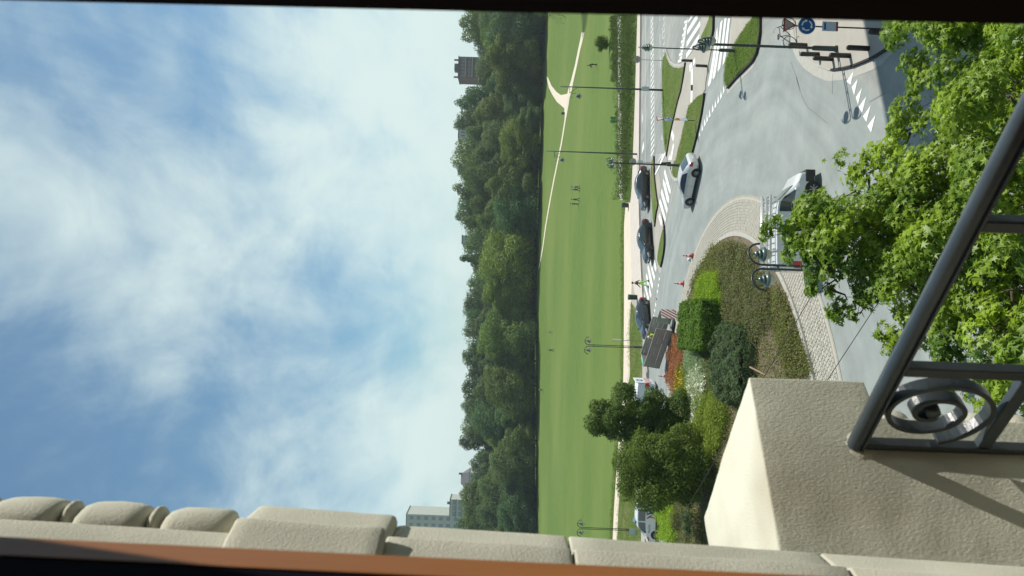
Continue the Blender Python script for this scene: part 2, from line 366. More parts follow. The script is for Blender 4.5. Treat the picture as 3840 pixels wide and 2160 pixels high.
# ---- traffic islands (grass inside, concrete rim, dark kerb on the road side)
islA = P('z1', [(830, 690), (870, 830), (930, 930), (1000, 975), (1080, 985), (1160, 955), (1115, 1290), (1085, 1449)], .12) + P('z3', [(1040, 300), (970, 590), (905, 860), (850, 1160), (818, 1380), (780, 1150), (765, 1000), (750, 700), (740, 320)], .12) + P('z1', [(735, 1050), (745, 860), (800, 690)], .12)
raised('grass_island', islA, M_turf, .12)
kerbline('kerb', P('z1', [(1192, 900), (1150, 1180), (1100, 1449)], .1) + P('z3', [(1040, 300), (970, 600), (900, 900), (850, 1200), (822, 1375)], .1), .08, 0, .16)
kerbline('kerb', P('z1', [(810, 660), (850, 800), (905, 910), (985, 962), (1080, 975), (1170, 945)], .1), .35, 0, .15, M_conc)
bandC = P('z1', [(1170, 960), (1115, 860), (1210, 840), (1310, 760), (1400, 690), (1500, 600), (1720, 440), (1700, 600), (1640, 900), (1580, 1300), (1572, 1449)], .05) + P('z3', [(1570, 80), (1530, 160), (1420, 215), (1300, 350), (1250, 400), (1210, 560), (1180, 700), (1140, 850), (1110, 1010), (1070, 1160), (1030, 1310), (1005, 1449)], .05) + P('z4', [(980, 120), (935, 240), (930, 330), (960, 440), (1010, 480), (1060, 500), (1000, 505), (930, 440), (880, 300), (860, 150), (820, 0)], .05) + P('z3', [(822, 1380), (855, 1180), (905, 900), (975, 600), (1045, 300), (1100, 0)], .05)
tag(poly_sheet('crossing_pavement', bandC, .05, M_beige, z0=0), kind='structure')
islD = P('z3', [(1530, 165), (1520, 300), (1490, 550), (1440, 800), (1380, 1050), (1320, 1270)], .12) + P('z4', [(1250, 130), (1150, 300), (1060, 450), (1000, 448), (958, 420), (940, 360), (950, 250), (975, 120)], .12) + P('z3', [(1005, 1449), (1030, 1310), (1070, 1160), (1110, 1010), (1140, 850), (1180, 700), (1210, 560), (1250, 400), (1300, 350), (1420, 215)], .12)
raised('grass_island', islD, M_turf, .12)
kerbline('kerb', P('z3', [(1560, 150), (1538, 310), (1500, 550), (1450, 800), (1390, 1050), (1330, 1275)], .1) + P('z4', [(1270, 130), (1160, 330), (1075, 470)], .1), .08, 0, .16)
kerbline('kerb', P('z4', [(1060, 490), (990, 478), (935, 425), (905, 330), (880, 230)], .08), .3, 0, .13, M_conc)
# beige strip and grass triangle beyond the long stripes, plus the near grass wedge
stripB = P('z1', [(1400, 690), (1440, 590), (1500, 380), (1560, 200), (1640, 60), (1670, 0), (1720, 0), (1738, 250), (1700, 420), (1500, 580)], .04)
tag(poly_sheet('crossing_pavement', P('z1', [(1210, 840), (1330, 700), (1440, 540), (1480, 200), (1500, 0), (1690, 0), (1600, 250), (1450, 600), (1400, 700)], .035), .035, M_beige, z0=0), kind='structure')
raised('grass_island', P('z1', [(1432, 600), (1500, 380), (1580, 210), (1640, 60), (1668, -60), (1715, -60), (1700, 400), (1560, 520)], .12), M_turf, .12)
kerbline('kerb', P('z1', [(1735, -120), (1735, 40), (1732, 250), (1700, 420), (1600, 510), (1500, 590)], .1), .08, 0, .17)
tag(poly_sheet('crossing_pavement', P('z2', [(545, -60), (1000, -60), (830, 180), (720, 330), (650, 450), (600, 550), (570, 600), (490, 620), (520, 300)], .04), .04, M_beige, z0=0), kind='structure')
islG = P('z2', [(1000, -60), (1062, -60), (1064, 60), (1062, 300), (1040, 450), (1010, 650), (950, 800), (880, 900), (800, 980), (640, 1130), (480, 1330), (440, 1375), (405, 1280), (398, 1150), (418, 900), (480, 715), (570, 600), (650, 450), (720, 330), (830, 180), (930, 50)], .12)
raised('grass_island', islG, M_turf, .12)
kerbline('kerb', P('z2', [(1097, -80), (1095, 60), (1090, 300), (1058, 550), (1018, 720), (950, 865), (860, 960), (770, 1050), (600, 1220), (450, 1400)], .1), .08, 0, .17)
band(P('z2', [(1095, -80), (1095, 60), (1090, 300), (1058, 550), (1018, 720), (950, 865), (860, 960), (770, 1050), (600, 1220), (450, 1400)], .0), .45, .012, M_conc)
# thin far splitter island and the small one beside the black saloon
islK = P('z4', [(570, 45), (582, 180), (578, 330), (600, 560), (625, 790), (648, 960), (610, 1110), (580, 1330), (560, 1250), (550, 1090), (530, 850), (515, 650), (510, 420), (523, 250), (535, 130)], .12)
raised('grass_island', islK, M_turf, .12)
kerbline('kerb', P('z4', [(578, 30), (584, 200), (582, 350), (603, 560), (630, 790), (658, 965), (622, 1130), (590, 1395)], .1), .08, 0, .16)
islL = P('z5', [(758, 100), (765, 200), (765, 380), (748, 560), (718, 720), (695, 810), (668, 785), (645, 700), (650, 600), (690, 350), (735, 160)], .12)
raised('grass_island', islL, M_turf, .12)
kerbline('kerb', P('z5', [(775, 40), (788, 190), (788, 390), (768, 560), (738, 720), (708, 835)], .1), .08, 0, .17)
bandM = P('z4', [(605, 420), (660, 330), (690, 440), (720, 600), (692, 830), (672, 930), (720, 1110), (760, 1250), (775, 1449)], .02) + P('z5', [(800, 60), (760, 45), (740, 120), (690, 340), (650, 580), (640, 700), (665, 800), (740, 850), (720, 960), (690, 960), (650, 850), (615, 650), (590, 300), (592, 60)], .02) + P('z4', [(600, 1330), (630, 1130), (665, 970), (635, 790), (610, 560)], .02)
tag(poly_sheet('crossing_pavement', bandM, .02, M_beige, z0=0), kind='structure')
# near right pavement corner
pH = P('n2', [(1760, 285), (1680, 350), (1560, 430), (1430, 510), (1290, 570), (1130, 633), (1000, 663), (850, 683), (780, 676), (620, 615), (480, 525), (385, 410), (330, 300), (300, 180), (280, -40)], .12)
raised('corner_pavement', [(34, pH[0][1] - 7)] + pH + [(34, pH[-1][1] + 1)], M_beige, .12)
kerbline('kerb', [(22, pH[0][1] - 4)] + P('n2', [(1760, 290), (1560, 432), (1430, 512), (1290, 572), (1130, 636), (1000, 667), (830, 690)], .1), .08, 0, .15)
kerbline('kerb', P('n2', [(830, 690), (780, 680), (620, 620), (480, 530), (385, 412), (330, 300), (300, 180), (280, -40)], .1), .08, 0, .135, M_conc)
band(([(22, pH[0][1] - 4)] + P('n2', [(1760, 290), (1560, 432), (1430, 512), (1290, 572), (1130, 636), (1000, 667), (830, 690), (780, 685), (620, 622), (480, 530), (385, 412), (330, 300), (300, 180), (280, -40)], .0)), .5, .012, M_conc)
# bluish cycle lane patch at the roundabout entry
tag(poly_sheet('cycle_lane', P('z2', [(430, 870), (400, 1200), (380, 1449)], 0) + P('z3', [(1880, 130), (1700, 560), (1500, 960), (1370, 1260), (1400, 1040), (1480, 700), (1560, 140), (1600, 90)], 0) + P('z2', [(60, 1400)], 0), .008, M_asph2), kind='structure')
# manhole-like dark seams on the road
M_seam = mat('tar_seam', (.19, .195, .185), .6)
for pts in ([('z2', 1690, 900), ('z2', 1800, 1200), ('z2', 1863, 1449)], [('n2', 330, 800), ('n2', 420, 1100), ('n2', 500, 1240), ('n2', 760, 1449)], [('n2', 850, 750), ('n2', 845, 1040)], [('n2', 1380, 1150), ('n2', 1600, 1020)]):
    kerbline('tar_seam', [G(*p) for p in pts], .05, .004, .0125, M_seam)

# ---- painted markings: each stripe, tooth and bar is a piece of the road
road_kids = [0]
def mark(t, pts, z=.016, name='stripe'):
    o = poly_sheet(name, P(t, pts, z), z, M_white, parent=road); return o
def strip(t, a, b, w, z=.016, name='stripe'):
    A, B = Vector(G(t, *a, z)), Vector(G(t, *b, z)); d = (B - A).normalized(); n = Vector((-d.y, d.x)) * w / 2
    return poly_sheet(name, [tuple(A + n), tuple(B + n), tuple(B - n), tuple(A - n)], z, M_white, parent=road)
for q in ([(262, 232), (248, 250), (175, 760), (75, 1340), (90, 1372), (135, 1290), (205, 870), (265, 440)],
          [(362, 66), (318, 130), (270, 530), (165, 1180), (175, 1235), (215, 1170), (300, 620)],
          [(440, 40), (398, 50), (335, 560), (265, 1040), (270, 1090), (315, 1000), (385, 500)],
          [(505, 40), (466, 50), (405, 560), (362, 930), (362, 960), (408, 880), (455, 520)]): mark('z2', q)
strip('z2', (545, 40), (490, 600), .12)
for q in ([(1300, 0), (1340, 0), (1240, 140), (1240, 100)], [(1390, 0), (1432, 0), (1425, 60), (1225, 375), (1228, 270)], [(1480, 85), (1480, 190), (1210, 610), (1215, 500)], [(1470, 330), (1467, 440), (1205, 835), (1207, 730)]): mark('z1', q)
strip('z1', (1240, 40), (1118, 870), .13)
for k in range(13):
    t = k / 12; x = 1232 - 122 * t; y = 100 + 760 * t; L = (62, 40)[k % 2]
    strip('z1', (x, y), (x - L, y + 25), .22, name='line_tick')
strip('z1', (415, -40), (411, 1449), .12); strip('z3', (411, 0), (411, 1449), .12); strip('z4', (413, 0), (414, 330), .12)
strip('z1', (520, -40), (520, 1449), .12); strip('z3', (523, 0), (530, 1449), .12)
strip('z1', (560, -40), (584, 1449), .12); strip('z3', (586, 0), (600, 1200), .12)
for k in range(26):
    x = 2440.5; y = 62 + k * 20
    strip('o', (x + .5, y + 24), (x + 8.5 + k * .15, y), .22, .0165)
for a, b in (((695, -10), (695, 95)), ((697, 340), (699, 550)), ((743, 230), (745, 440)), ((706, 790), (711, 1000))): strip('z1', a, b, .13)
for y in (-20, 110, 230, 350, 475, 600, 690): mark('z1', [(795, y), (766, y + 75), (768, y + 108)], name='give_way_tooth')
for q in ([(365, 510), (372, 640), (352, 740)], [(380, 860), (372, 1000), (365, 1040)], [(385, 1080), (390, 1210), (345, 1340), (360, 1180)], [(745, 900), (742, 1060), (730, 1060)]): mark('z3', q)
for q in ([(1380, 805), (1383, 900), (1275, 1095), (1268, 960)], [(1300, 1010), (1337, 1010), (1333, 1449), (1298, 1449)]): mark('z1', q, .062)
mark('z3', [(1298, -10), (1333, -10), (1328, 320), (1290, 350)], .062)
for q in ([(935, 865), (978, 985), (955, 1100), (912, 960)], [(955, 1115), (972, 1160), (925, 1449), (885, 1449)], [(880, 1330), (893, 1400), (880, 1449), (862, 1449)]): mark('z3', q, .062)
for a, b, c in (((1930, -5), (1950, 95), (1915, 190)), ((1880, 90), (1900, 215), (1862, 285)), ((1825, 175), (1845, 310), (1808, 370)), ((1772, 270), (1792, 400), (1755, 455)), ((1718, 355), (1740, 480), (1703, 540)), ((1655, 455), (1680, 585), (1643, 640)), ((1605, 550), (1630, 675), (1597, 735)), ((1560, 640), (1585, 750), (1552, 810)), ((1510, 735), (1535, 850), (1507, 900)), ((1460, 885), (1478, 970), (1462, 1000))): mark('z3', [a, b, c], name='give_way_tooth')
for q in ([(1143, 715), (1045, 860), (1105, 905)], [(1205, 825), (1120, 940), (1155, 1060)], [(1268, 950), (1180, 1085), (1210, 1190)], [(1328, 1072), (1222, 1225), (1268, 1315)], [(1392, 1200), (1282, 1358), (1330, 1440)], [(1462, 1335), (1345, 1500), (1398, 1590)]): mark('n2', q, name='give_way_tooth')
for q in ([(795, 272), (850, 470), (907, 690), (903, 762), (878, 735), (820, 560), (778, 350)], [(760, 460), (805, 560), (882, 870), (866, 950), (830, 890), (757, 560)], [(735, 650), (800, 870), (850, 1050), (835, 1150), (765, 940), (710, 740)], [(695, 835), (745, 970), (815, 1245), (802, 1315), (750, 1170), (680, 930)], [(690, 1130), (742, 1300), (722, 1400), (668, 1200)]): mark('z4', q, .026)
for q in ([(745, 0), (820, -60), (705, 210), (598, 415), (592, 380), (690, 190)], ): mark('z4', q, .026)
for k in range(7): strip('z4', (622 + k * 22, -20), (606 + k * 14, 260 - k * 28), .11, .024)
for q in ([(585, 690), (600, 715), (632, 850), (620, 930), (590, 870)], [(500, 700), (525, 745), (602, 1025), (585, 1105), (545, 960)], [(468, 780), (510, 930), (565, 1190), (548, 1270), (500, 1100), (455, 850)], [(440, 950), (480, 1110), (532, 1375), (515, 1440), (465, 1220), (425, 1010)], [(400, 1120), (430, 1230), (490, 1449), (465, 1500), (395, 1200)], [(375, 1260), (415, 1449), (400, 1470), (372, 1330)]): mark('z5', q)
for q in ([(628, 1), (600, 360), (640, 330), (668, 380), (650, 60)], ): pass
for q in ([(678, 1020), (697, 1068), (676, 1117)], [(660, 1148), (682, 1190), (660, 1242)], [(640, 1270), (662, 1300), (645, 1368)], [(620, 1392), (640, 1449), (622, 1490)]): mark('z5', q, name='give_way_tooth')
for q in ([(458, 30), (475, 68), (460, 105)], [(444, 122), (462, 165), (449, 200)], [(430, 215), (448, 245), (440, 280)], [(418, 290), (434, 320), (424, 355)]): mark('z6', q, name='give_way_tooth')

# ---- park paths on the lawn
def lawnpath(L, R, up=.03):
    a = [GT(*p) for p in L]; b = [GT(*p) for p in R]; n = min(len(a), len(b)); mb = MB()
    for p, q in zip(a, b): mb.v += [(p[0], p[1], p[2] + up), (q[0], q[1], q[2] + up)]
    mb.f = [(2 * k, 2 * k + 1, 2 * k + 3, 2 * k + 2) for k in range(n - 1)]
    return tag(mb.build('park_path', M_sandp), kind='structure')
lawnpath([('n6', 585, -90), ('n6', 570, 0), ('n6', 545, 110), ('n6', 505, 300), ('n6', 460, 480), ('n6', 425, 600), ('n6', 400, 700), ('n6', 385, 780), ('n6', 377, 850), ('n6', 380, 950), ('n6', 357, 1100), ('n6', 333, 1250), ('n6', 292, 1449), ('r6', 862, 130), ('r6', 836, 270), ('r6', 806, 450), ('r6', 787, 590), ('r6', 772, 680), ('r6', 758, 745)],
         [('n6', 622, -90), ('n6', 600, 0), ('n6', 572, 110), ('n6', 530, 300), ('n6', 492, 480), ('n6', 466, 600), ('n6', 440, 700), ('n6', 428, 780), ('n6', 415, 850), ('n6', 396, 950), ('n6', 373, 1100), ('n6', 348, 1250), ('n6', 306, 1449), ('r6', 870, 130), ('r6', 843, 270), ('r6', 813, 450), ('r6', 793, 590), ('r6', 777, 680), ('r6', 761, 745)])
lawnpath([('n6', 160, 440), ('n6', 190, 575), ('n6', 230, 660), ('n6', 285, 745), ('n6', 350, 800), ('n6', 405, 850)], [('n6', 178, 450), ('n6', 225, 555), ('n6', 280, 625), ('n6', 335, 665), ('n6', 390, 655), ('n6', 440, 640)], .045)

# ---- roundabout: cobbled apron (setts), kerb and planted bed
M_mort = mat('sett_bedding', (.36, .335, .275), .95, col2=(.27, .26, .20), scale=2)
M_sett = mat('pale_sett', (.41, .395, .33), .85, col2=(.35, .335, .285), scale=.9, bump=.3, bscale=20, coords='Object', rnd=.13)
apron = ring('cobbled_apron', R_IN, R_OUT, .02, M_mort, n=128, zc=.11)
tag(apron, 'sloping apron of pale cobbles ringing the planted roundabout island', 'cobble apron')
def sett_mesh(w, d, h, j, rnd=0):
    q = [(-w / 2 + j, -d / 2 + j), (w / 2 - j, -d / 2 + j), (w / 2 - j, d / 2 - j), (-w / 2 + j, d / 2 - j)]
    lo = [(a, b, 0) for a, b in q]; hi = [(a * .84, b * .84, h) for a, b in q]
    m = MB(); m.hexa(lo, hi); return m
rows = 11; rw = (R_OUT - .28 - R_IN) / rows
cands = []
for r in range(rows):
    rad = R_IN + rw * (r + .5); wd = .25; n = int(2 * math.pi * rad / wd)
    for k in range(n):
        a = 2 * math.pi * (k + .5 * (r % 2) + random.uniform(-.08, .08)) / n
        x, y = RC[0] + rad * math.cos(a), RC[1] + rad * math.sin(a); z = .11 - .09 * (rad - R_IN) / (R_OUT - R_IN)
        if x < -34 or abs(x / max(y, 1)) > .45: continue
        cands.append((y, x, y, z, a, rad))
cands.sort()
protos = []
for i in range(4):
    o = sett_mesh(.236, rw, random.uniform(.022, .03), .007).build('sett', M_sett, parent=apron); protos.append(o)
MBs = MB(); vis = 0
def seen(x, y):
    px, py = 1920 + FPX * EYE / y * _c, 0
    X = x / y * FPX; Dn = EYE / y * FPX; pxx = 1920 + Dn * _c + X * _s; pyy = 1080 - (X * _c - Dn * _s)
    return pxx, pyy
for (_, x, y, z, a, rad) in cands:
    qx, qy = seen(x, y)
    near = qy > 700 and qy < 1430 and qx > 3000 and qx < 3200 or (qx > 2560 and qx < 2900 and 690 < qy < 860)
    if near and vis < 300:
        o = protos[vis % 4] if vis < 4 else protos[vis % 4].copy()
        if vis >= 4: COL.objects.link(o); o.parent = apron
        o.location = (x, y, z); o.rotation_euler = (0, -.0, a + math.pi / 2 + random.uniform(-.05, .05)); o.scale = (random.uniform(.9, 1.02), random.uniform(.9, 1.0), random.uniform(.8, 1.2)); vis += 1
    else:
        m = sett_mesh(.236 * random.uniform(.9, 1.02), rw * random.uniform(.9, 1), random.uniform(.02, .03), .007); R = Matrix.Rotation(a + math.pi / 2 + random.uniform(-.05, .05), 3, 'Z')
        MBs.add([(R @ Vector(p)) + Vector((x, y, z)) for p in m.v], m.f[1:])
tag(MBs.build('setts', mat('pale_setts', (.41, .395, .33), .85, col2=(.34, .325, .275), scale=2.2, bump=.3, bscale=20), parent=apron), kind='stuff')
tag(ring('kerb', R_OUT - .26, R_OUT, .015, M_conc, zc=.035, n=128), kind='structure')
mb = MB(); n = 128
for k in range(n + 1):
    a = 2 * math.pi * k / n
    for r, z in ((R_IN + .05, .1), (R_IN + .05, .24), (R_IN - .22, .25), (R_IN - .22, .1)): mb.v.append((RC[0] + r * math.cos(a), RC[1] + r * math.sin(a), z))
for k in range(n):
    for j in range(4): mb.f.append((4 * k + j, 4 * k + (j + 1) % 4, 4 * k + 4 + (j + 1) % 4, 4 * k + 4 + j))
tag(mb.build('island_kerb', M_conc), 'low concrete kerb ring holding the planted roundabout bed', 'kerb')
def bedz(x, y):
    r = math.hypot(x - RC[0], y - RC[1]); return .22 + .55 * max(0, 1 - (r / R_IN) ** 2)
mb = MB(); RN, AN = 12, 72; mb.v.append((RC[0], RC[1], bedz(*RC)))
for i in range(1, RN + 1):
    for k in range(AN):
        a = 2 * math.pi * k / AN; r = (R_IN - .2) * i / RN; x, y = RC[0] + r * math.cos(a), RC[1] + r * math.sin(a); mb.v.append((x, y, bedz(x, y) - (.03 if i == RN else 0)))
for k in range(AN): mb.f.append((0, 1 + k, 1 + (k + 1) % AN))
for i in range(RN - 1):
    for k in range(AN): mb.f.append((1 + i * AN + k, 1 + (i + 1) * AN + k, 1 + (i + 1) * AN + (k + 1) % AN, 1 + i * AN + (k + 1) % AN))
tag(mb.build('planting_bed', M_soil, smooth=True), kind='structure')
# ================================================================== THE HOUSE WE LOOK OUT OF
M_stucco = mat('cream_stucco', (.53, .51, .415), .92, col2=(.60, .58, .48), scale=5, bump=.5, bscale=270, bdist=.003, detail=9, col3=(.44, .43, .35), scale3=4, spec=.2)
M_stucco2 = mat('sandy_stucco', (.43, .39, .295), .92, col2=(.50, .455, .355), scale=5, bump=.5, bscale=280, bdist=.003, detail=9, col3=(.42, .37, .27), scale3=3, spec=.2)
M_iron = mat('blue_grey_iron', (.052, .068, .080), .27, col2=(.034, .044, .052), scale=16, bump=.25, bscale=60, bdist=.003, spec=.6)
M_iron2 = mat('dark_scroll_iron', (.017, .022, .026), .33, col2=(.028, .036, .042), scale=25, bump=.35, bscale=120, bdist=.002, spec=.6)
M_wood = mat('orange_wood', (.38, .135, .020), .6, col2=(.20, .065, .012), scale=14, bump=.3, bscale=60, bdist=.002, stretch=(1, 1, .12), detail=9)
M_woodd = mat('shaded_wood', (.009, .004, .003), .9, spec=.03, col2=(.014, .006, .004), scale=20, stretch=(1, 1, .1))  # near-black colour carries the shade on the unlit sides of the frame
M_rubber = mat('dark_seal', (.004, .005, .010), .9, spec=.03)
M_room = mat('room_plaster', (.05, .045, .04), .9)
M_pier = mat('weathered_cream_stucco', (.58, .575, .47), .93, col2=(.67, .66, .55), scale=7, bump=.5, bscale=270, bdist=.003, detail=10, col3=(.47, .44, .345), scale3=3.4, spec=.2, stretch=(1, 1, .55))
def rel(x, y, z): return Vector((x, y, EYE + z))
house = empty('townhouse', (0, 0.7, 0), 0, 'cream stuccoed house whose upper window looks out over the roundabout', 'house')
def hbox(name, x0, x1, y0, y1, z0, z1, m):
    mb = MB(); mb.box(((x0 + x1) / 2, (y0 + y1) / 2 - .7, (z0 + z1) / 2), (x1 - x0, y1 - y0, z1 - z0)); return mb.build(name, m, house)
hbox('wall', -6, -.44, .66, .78, -.05, 18, M_stucco); hbox('wall', .45, 6, .66, .78, -.05, 18, M_stucco)
hbox('wall', -.44, .45, .66, .78, -.05, EYE - 1.45, M_stucco); hbox('wall', -.44, .45, .66, .78, EYE + 1.15, 18, M_stucco)
hbox('wall', -6.0, -5.8, -7, .66, -.05, 18, M_stucco); hbox('wall', 5.8, 6.0, -7, .66, -.05, 18, M_stucco); hbox('wall', -5.8, 5.8, -7, -6.8, -.05, 18, M_stucco)
hbox('roof', -6.2, 6.2, -7.2, .95, 18.003, 18.4, M_stucco); hbox('floor', -5.8, 5.8, -6.8, .66, EYE - 1.65, EYE - 1.5, M_room); hbox('ceiling', -5.8, 5.8, -6.8, .66, EYE + 1.5, EYE + 1.62, M_room)
hbox('inner_wall', -2.6, -2.5, -6.8, .66, EYE - 1.5, EYE + 1.5, M_room); hbox('inner_wall', 2.5, 2.6, -6.8, .66, EYE - 1.5, EYE + 1.5, M_room)

# window frame: stiles, head and sill of wood with shade put into its dark colour, outer edge catching the sun
wf = empty('window_frame', (0, .6, EYE), 0, 'brown wooden window frame blurred along both long edges of the view', 'window frame')
def tilted(name, x0, x1, y0, y1, z0, z1, tilt, m, bevel=.002):
    mb = MB(); lo = [(x + tilt * z0 * -1, y - .6, z0) for x, y in ((x0, y0), (x1, y0), (x1, y1), (x0, y1))]; hi = [(x + tilt * z1 * -1, y - .6, z1) for x, y in ((x0, y0), (x1, y0), (x1, y1), (x0, y1))]
    mb.hexa(lo, hi); return mb.build(name, m, wf, bevel=bevel)
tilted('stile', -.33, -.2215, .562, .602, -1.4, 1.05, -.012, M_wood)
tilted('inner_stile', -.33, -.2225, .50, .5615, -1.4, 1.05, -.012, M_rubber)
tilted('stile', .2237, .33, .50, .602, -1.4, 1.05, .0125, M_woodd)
tilted('head', -.33, .33, .50, .602, 1.052, 1.13, 0, M_woodd); tilted('sill', -.40, .40, .50, .655, -1.45, -1.402, 0, M_woodd)

# stepped stone jamb of the window with its key block and egg-and-dart carving
def rough(o, amp=.0025, cuts=3, sc=9.0, fr=1.0):
    bm = bmesh.new(); bm.from_mesh(o.data)
    for _ in range(cuts):
        es = [e for e in bm.edges if e.calc_length() > .035 * fr]
        if not es: break
        bmesh.ops.subdivide_edges(bm, edges=es, cuts=1, use_grid_fill=True)
    from mathutils import noise
    bm.normal_update()
    for v in bm.verts:
        w = o.location + v.co; v.co += v.normal * amp * (noise.noise(w * sc) + .6 * noise.noise(w * sc * 3.1))
    bm.to_mesh(o.data); bm.free(); return o
jamb = empty('window_surround', (-.36, .95, EYE), 0, 'stepped cream stucco window surround with carved egg-and-dart border and a key block', 'window surround')
TL = .030
def jblock(name, plan, z0, z1, m=M_stucco, top=1.0, amp=.0018, bev=.004):
    lo = [(x + .36 + TL * z0, y - .95, z0) for x, y in plan]; hi = [(x * top + .36 + TL * z1, y - .95, z1) for x, y in plan]
    mb = MB(); mb.hexa(lo, hi); o = mb.build(name, m, jamb, bevel=bev); rough(o, amp, 3); o.data.polygons.foreach_set('use_smooth', [True] * len(o.data.polygons)); return o
prof = [(-.62, .785), (-.385, .785), (-.333, .965), (-.3475, .985), (-.3475, 1.056), (-.62, 1.056)]
for z0, z1 in ((-3.0, -.452), (-.449, -.093), (-.090, .152)): jblock('jamb_block', prof, z0, z1)
prof2 = [(-.62, .785), (-.400, .785), (-.350, .985), (-.364, 1.0), (-.364, 1.03), (-.62, 1.03)]
jblock('jamb_block', prof2, .155, 1.3)
jblock('key_block', [(-.5, .82), (-.370, .82), (-.3165, .955), (-.5, .955)], .150, .345, bev=.007)
jblock('key_block', [(-.5, .960), (-.3325, .960), (-.3325, 1.06), (-.5, 1.06)], .150, .350, bev=.009)
def egg(parent, c, r, name='egg', sq=2.6, m=M_stucco):
    mb = MB(); nu, nv = 18, 12
    def se(v, p): return math.copysign(abs(v) ** p, v)
    for j in range(nv + 1):
        ph = -math.pi / 2 + math.pi * j / nv
        for k in range(nu):
            th = 2 * math.pi * k / nu; p = 2 / sq
            mb.v.append((c[0] + r[0] * se(math.cos(ph), p) * se(math.cos(th), 1), c[1] + r[1] * se(math.cos(ph), p) * se(math.sin(th), 1), c[2] + r[2] * se(math.sin(ph), p)))
    for j in range(nv):
        for k in range(nu): mb.f.append((j * nu + k, j * nu + (k + 1) % nu, (j + 1) * nu + (k + 1) % nu, (j + 1) * nu + k))
    o = mb.build(name, m, parent, smooth=True); return o
for k, z in enumerate((.418, .536, .654, .772, .890, 1.008)):
    o = egg(jamb, (-.006 + TL * z, .073, z), (.032, .045, .048), sq=4.2); rough(o, .002, 1, 30)
    o = egg(jamb, (-.008 + TL * z, .075, z + .059), (.036, .03, .0155), 'dart', 1.7); rough(o, .001, 1, 30)

# parapet pier with its overhanging cap, and the carved edge below it
ux, uy = .75, .66; nxn, nyn = .66, -.75
Rr = (-.2558, 1.3037)
def onw(t, off=0.0): return (Rr[0] + ux * t - nxn * off, Rr[1] + uy * t - nyn * off)      # off > 0 is deeper into the wall
pier = empty('parapet_pier', (-.35, 1.35, EYE - .45), 0, 'sunlit cream stucco pier with a flat cap where the balcony rail is fixed', 'parapet')
def pblock(name, plan, z0, z1, m, bev, amp, cuts=5, taper=None):
    c = (-.35, 1.35, -.45); lo = [(x - c[0], y - c[1], z0 - c[2]) for x, y in plan]; hi = [(x - c[0], y - c[1], z1 - c[2]) for x, y in (taper or plan)]
    mb = MB(); mb.hexa(lo, hi); o = mb.build(name, m, pier)
    bm = bmesh.new(); bm.from_mesh(o.data); bmesh.ops.bevel(bm, geom=list(bm.edges), offset=bev, segments=3, affect='EDGES'); bm.to_mesh(o.data); bm.free()
    rough(o, amp, cuts, 11); o.data.polygons.foreach_set('use_smooth', [True] * len(o.data.polygons)); return o
capA = onw(.1403)
tt_ = [-.735, -.45, -.2, .0615, .1403]; zz_ = [-3.5, -1.6, -.9, -.672, None]; vv_ = [0, .15, .30, .445]
mb = MB(); key = {}
def topz_(t, v): return -.452 + max(0, .1403 - t) * .040 * (1 - v / .445)
def gv(i, j, k):
    if (i, j, k) not in key:
        p = onw(tt_[i]); x, y = p[0] - .788 * vv_[k], p[1] + .616 * vv_[k]; z = zz_[j] if zz_[j] is not None else topz_(tt_[i], vv_[k])
        key[(i, j, k)] = len(mb.v); mb.v.append((x + .35, y - 1.35, z + .45))
    return key[(i, j, k)]
cells = {(i, j, k) for i in range(4) for j in range(4) for k in range(3) if i < 3 or j == 3}
for (i, j, k) in cells:
    for d, q in (((-1, 0, 0), ((0, 0, 0), (0, 0, 1), (0, 1, 1), (0, 1, 0))), ((1, 0, 0), ((1, 0, 0), (1, 1, 0), (1, 1, 1), (1, 0, 1))), ((0, -1, 0), ((0, 0, 0), (1, 0, 0), (1, 0, 1), (0, 0, 1))), ((0, 1, 0), ((0, 1, 0), (0, 1, 1), (1, 1, 1), (1, 1, 0))), ((0, 0, -1), ((0, 0, 0), (0, 1, 0), (1, 1, 0), (1, 0, 0))), ((0, 0, 1), ((0, 0, 1), (1, 0, 1), (1, 1, 1), (0, 1, 1)))):
        if (i + d[0], j + d[1], k + d[2]) not in cells: mb.f.append(tuple(gv(i + a, j + b, k + c) for a, b, c in q))
cap = mb.build('wall', M_stucco, pier)
bm = bmesh.new(); bm.from_mesh(cap.data); bmesh.ops.bevel(bm, geom=[e for e in bm.edges if len(e.link_faces) == 2 and e.calc_face_angle(0) > .5], offset=.0045, segments=3, affect='EDGES', profile=.6); bm.to_mesh(cap.data); bm.free()
cap.data.materials[0] = M_pier
rough(cap, .0022, 5, 9, .8); cap.data.polygons.foreach_set('use_smooth', [True] * len(cap.data.polygons))
pm = MB(); pm.lathe([(0, .006), (.02, .005), (.034, .001), (.038, -.004)], 18, axis='Y'); pl = pm.build('mortar_patch', M_stucco, pier, smooth=True); rough(pl, .004, 1, 60); pl.location = (Rr[0] + .35, Rr[1] - 1.35, -.625 + .45); pl.rotation_euler = (0, 0, math.atan2(uy, ux) + math.pi); pl.scale = (.8, .5, .8)
edge = pblock('edge_strip', [onw(.085, .05), onw(.085, .12), onw(.0, .12), onw(.0, .05)], -3.2, -.68, M_stucco, .006, .001, 3)
for k in range(9):
    c = onw(.100, .085); z = -.745 - .0785 * k
    o = egg(pier, (c[0] + .35, c[1] - 1.35, z + .45), (.027, .032, .031), 'egg', 2.3)
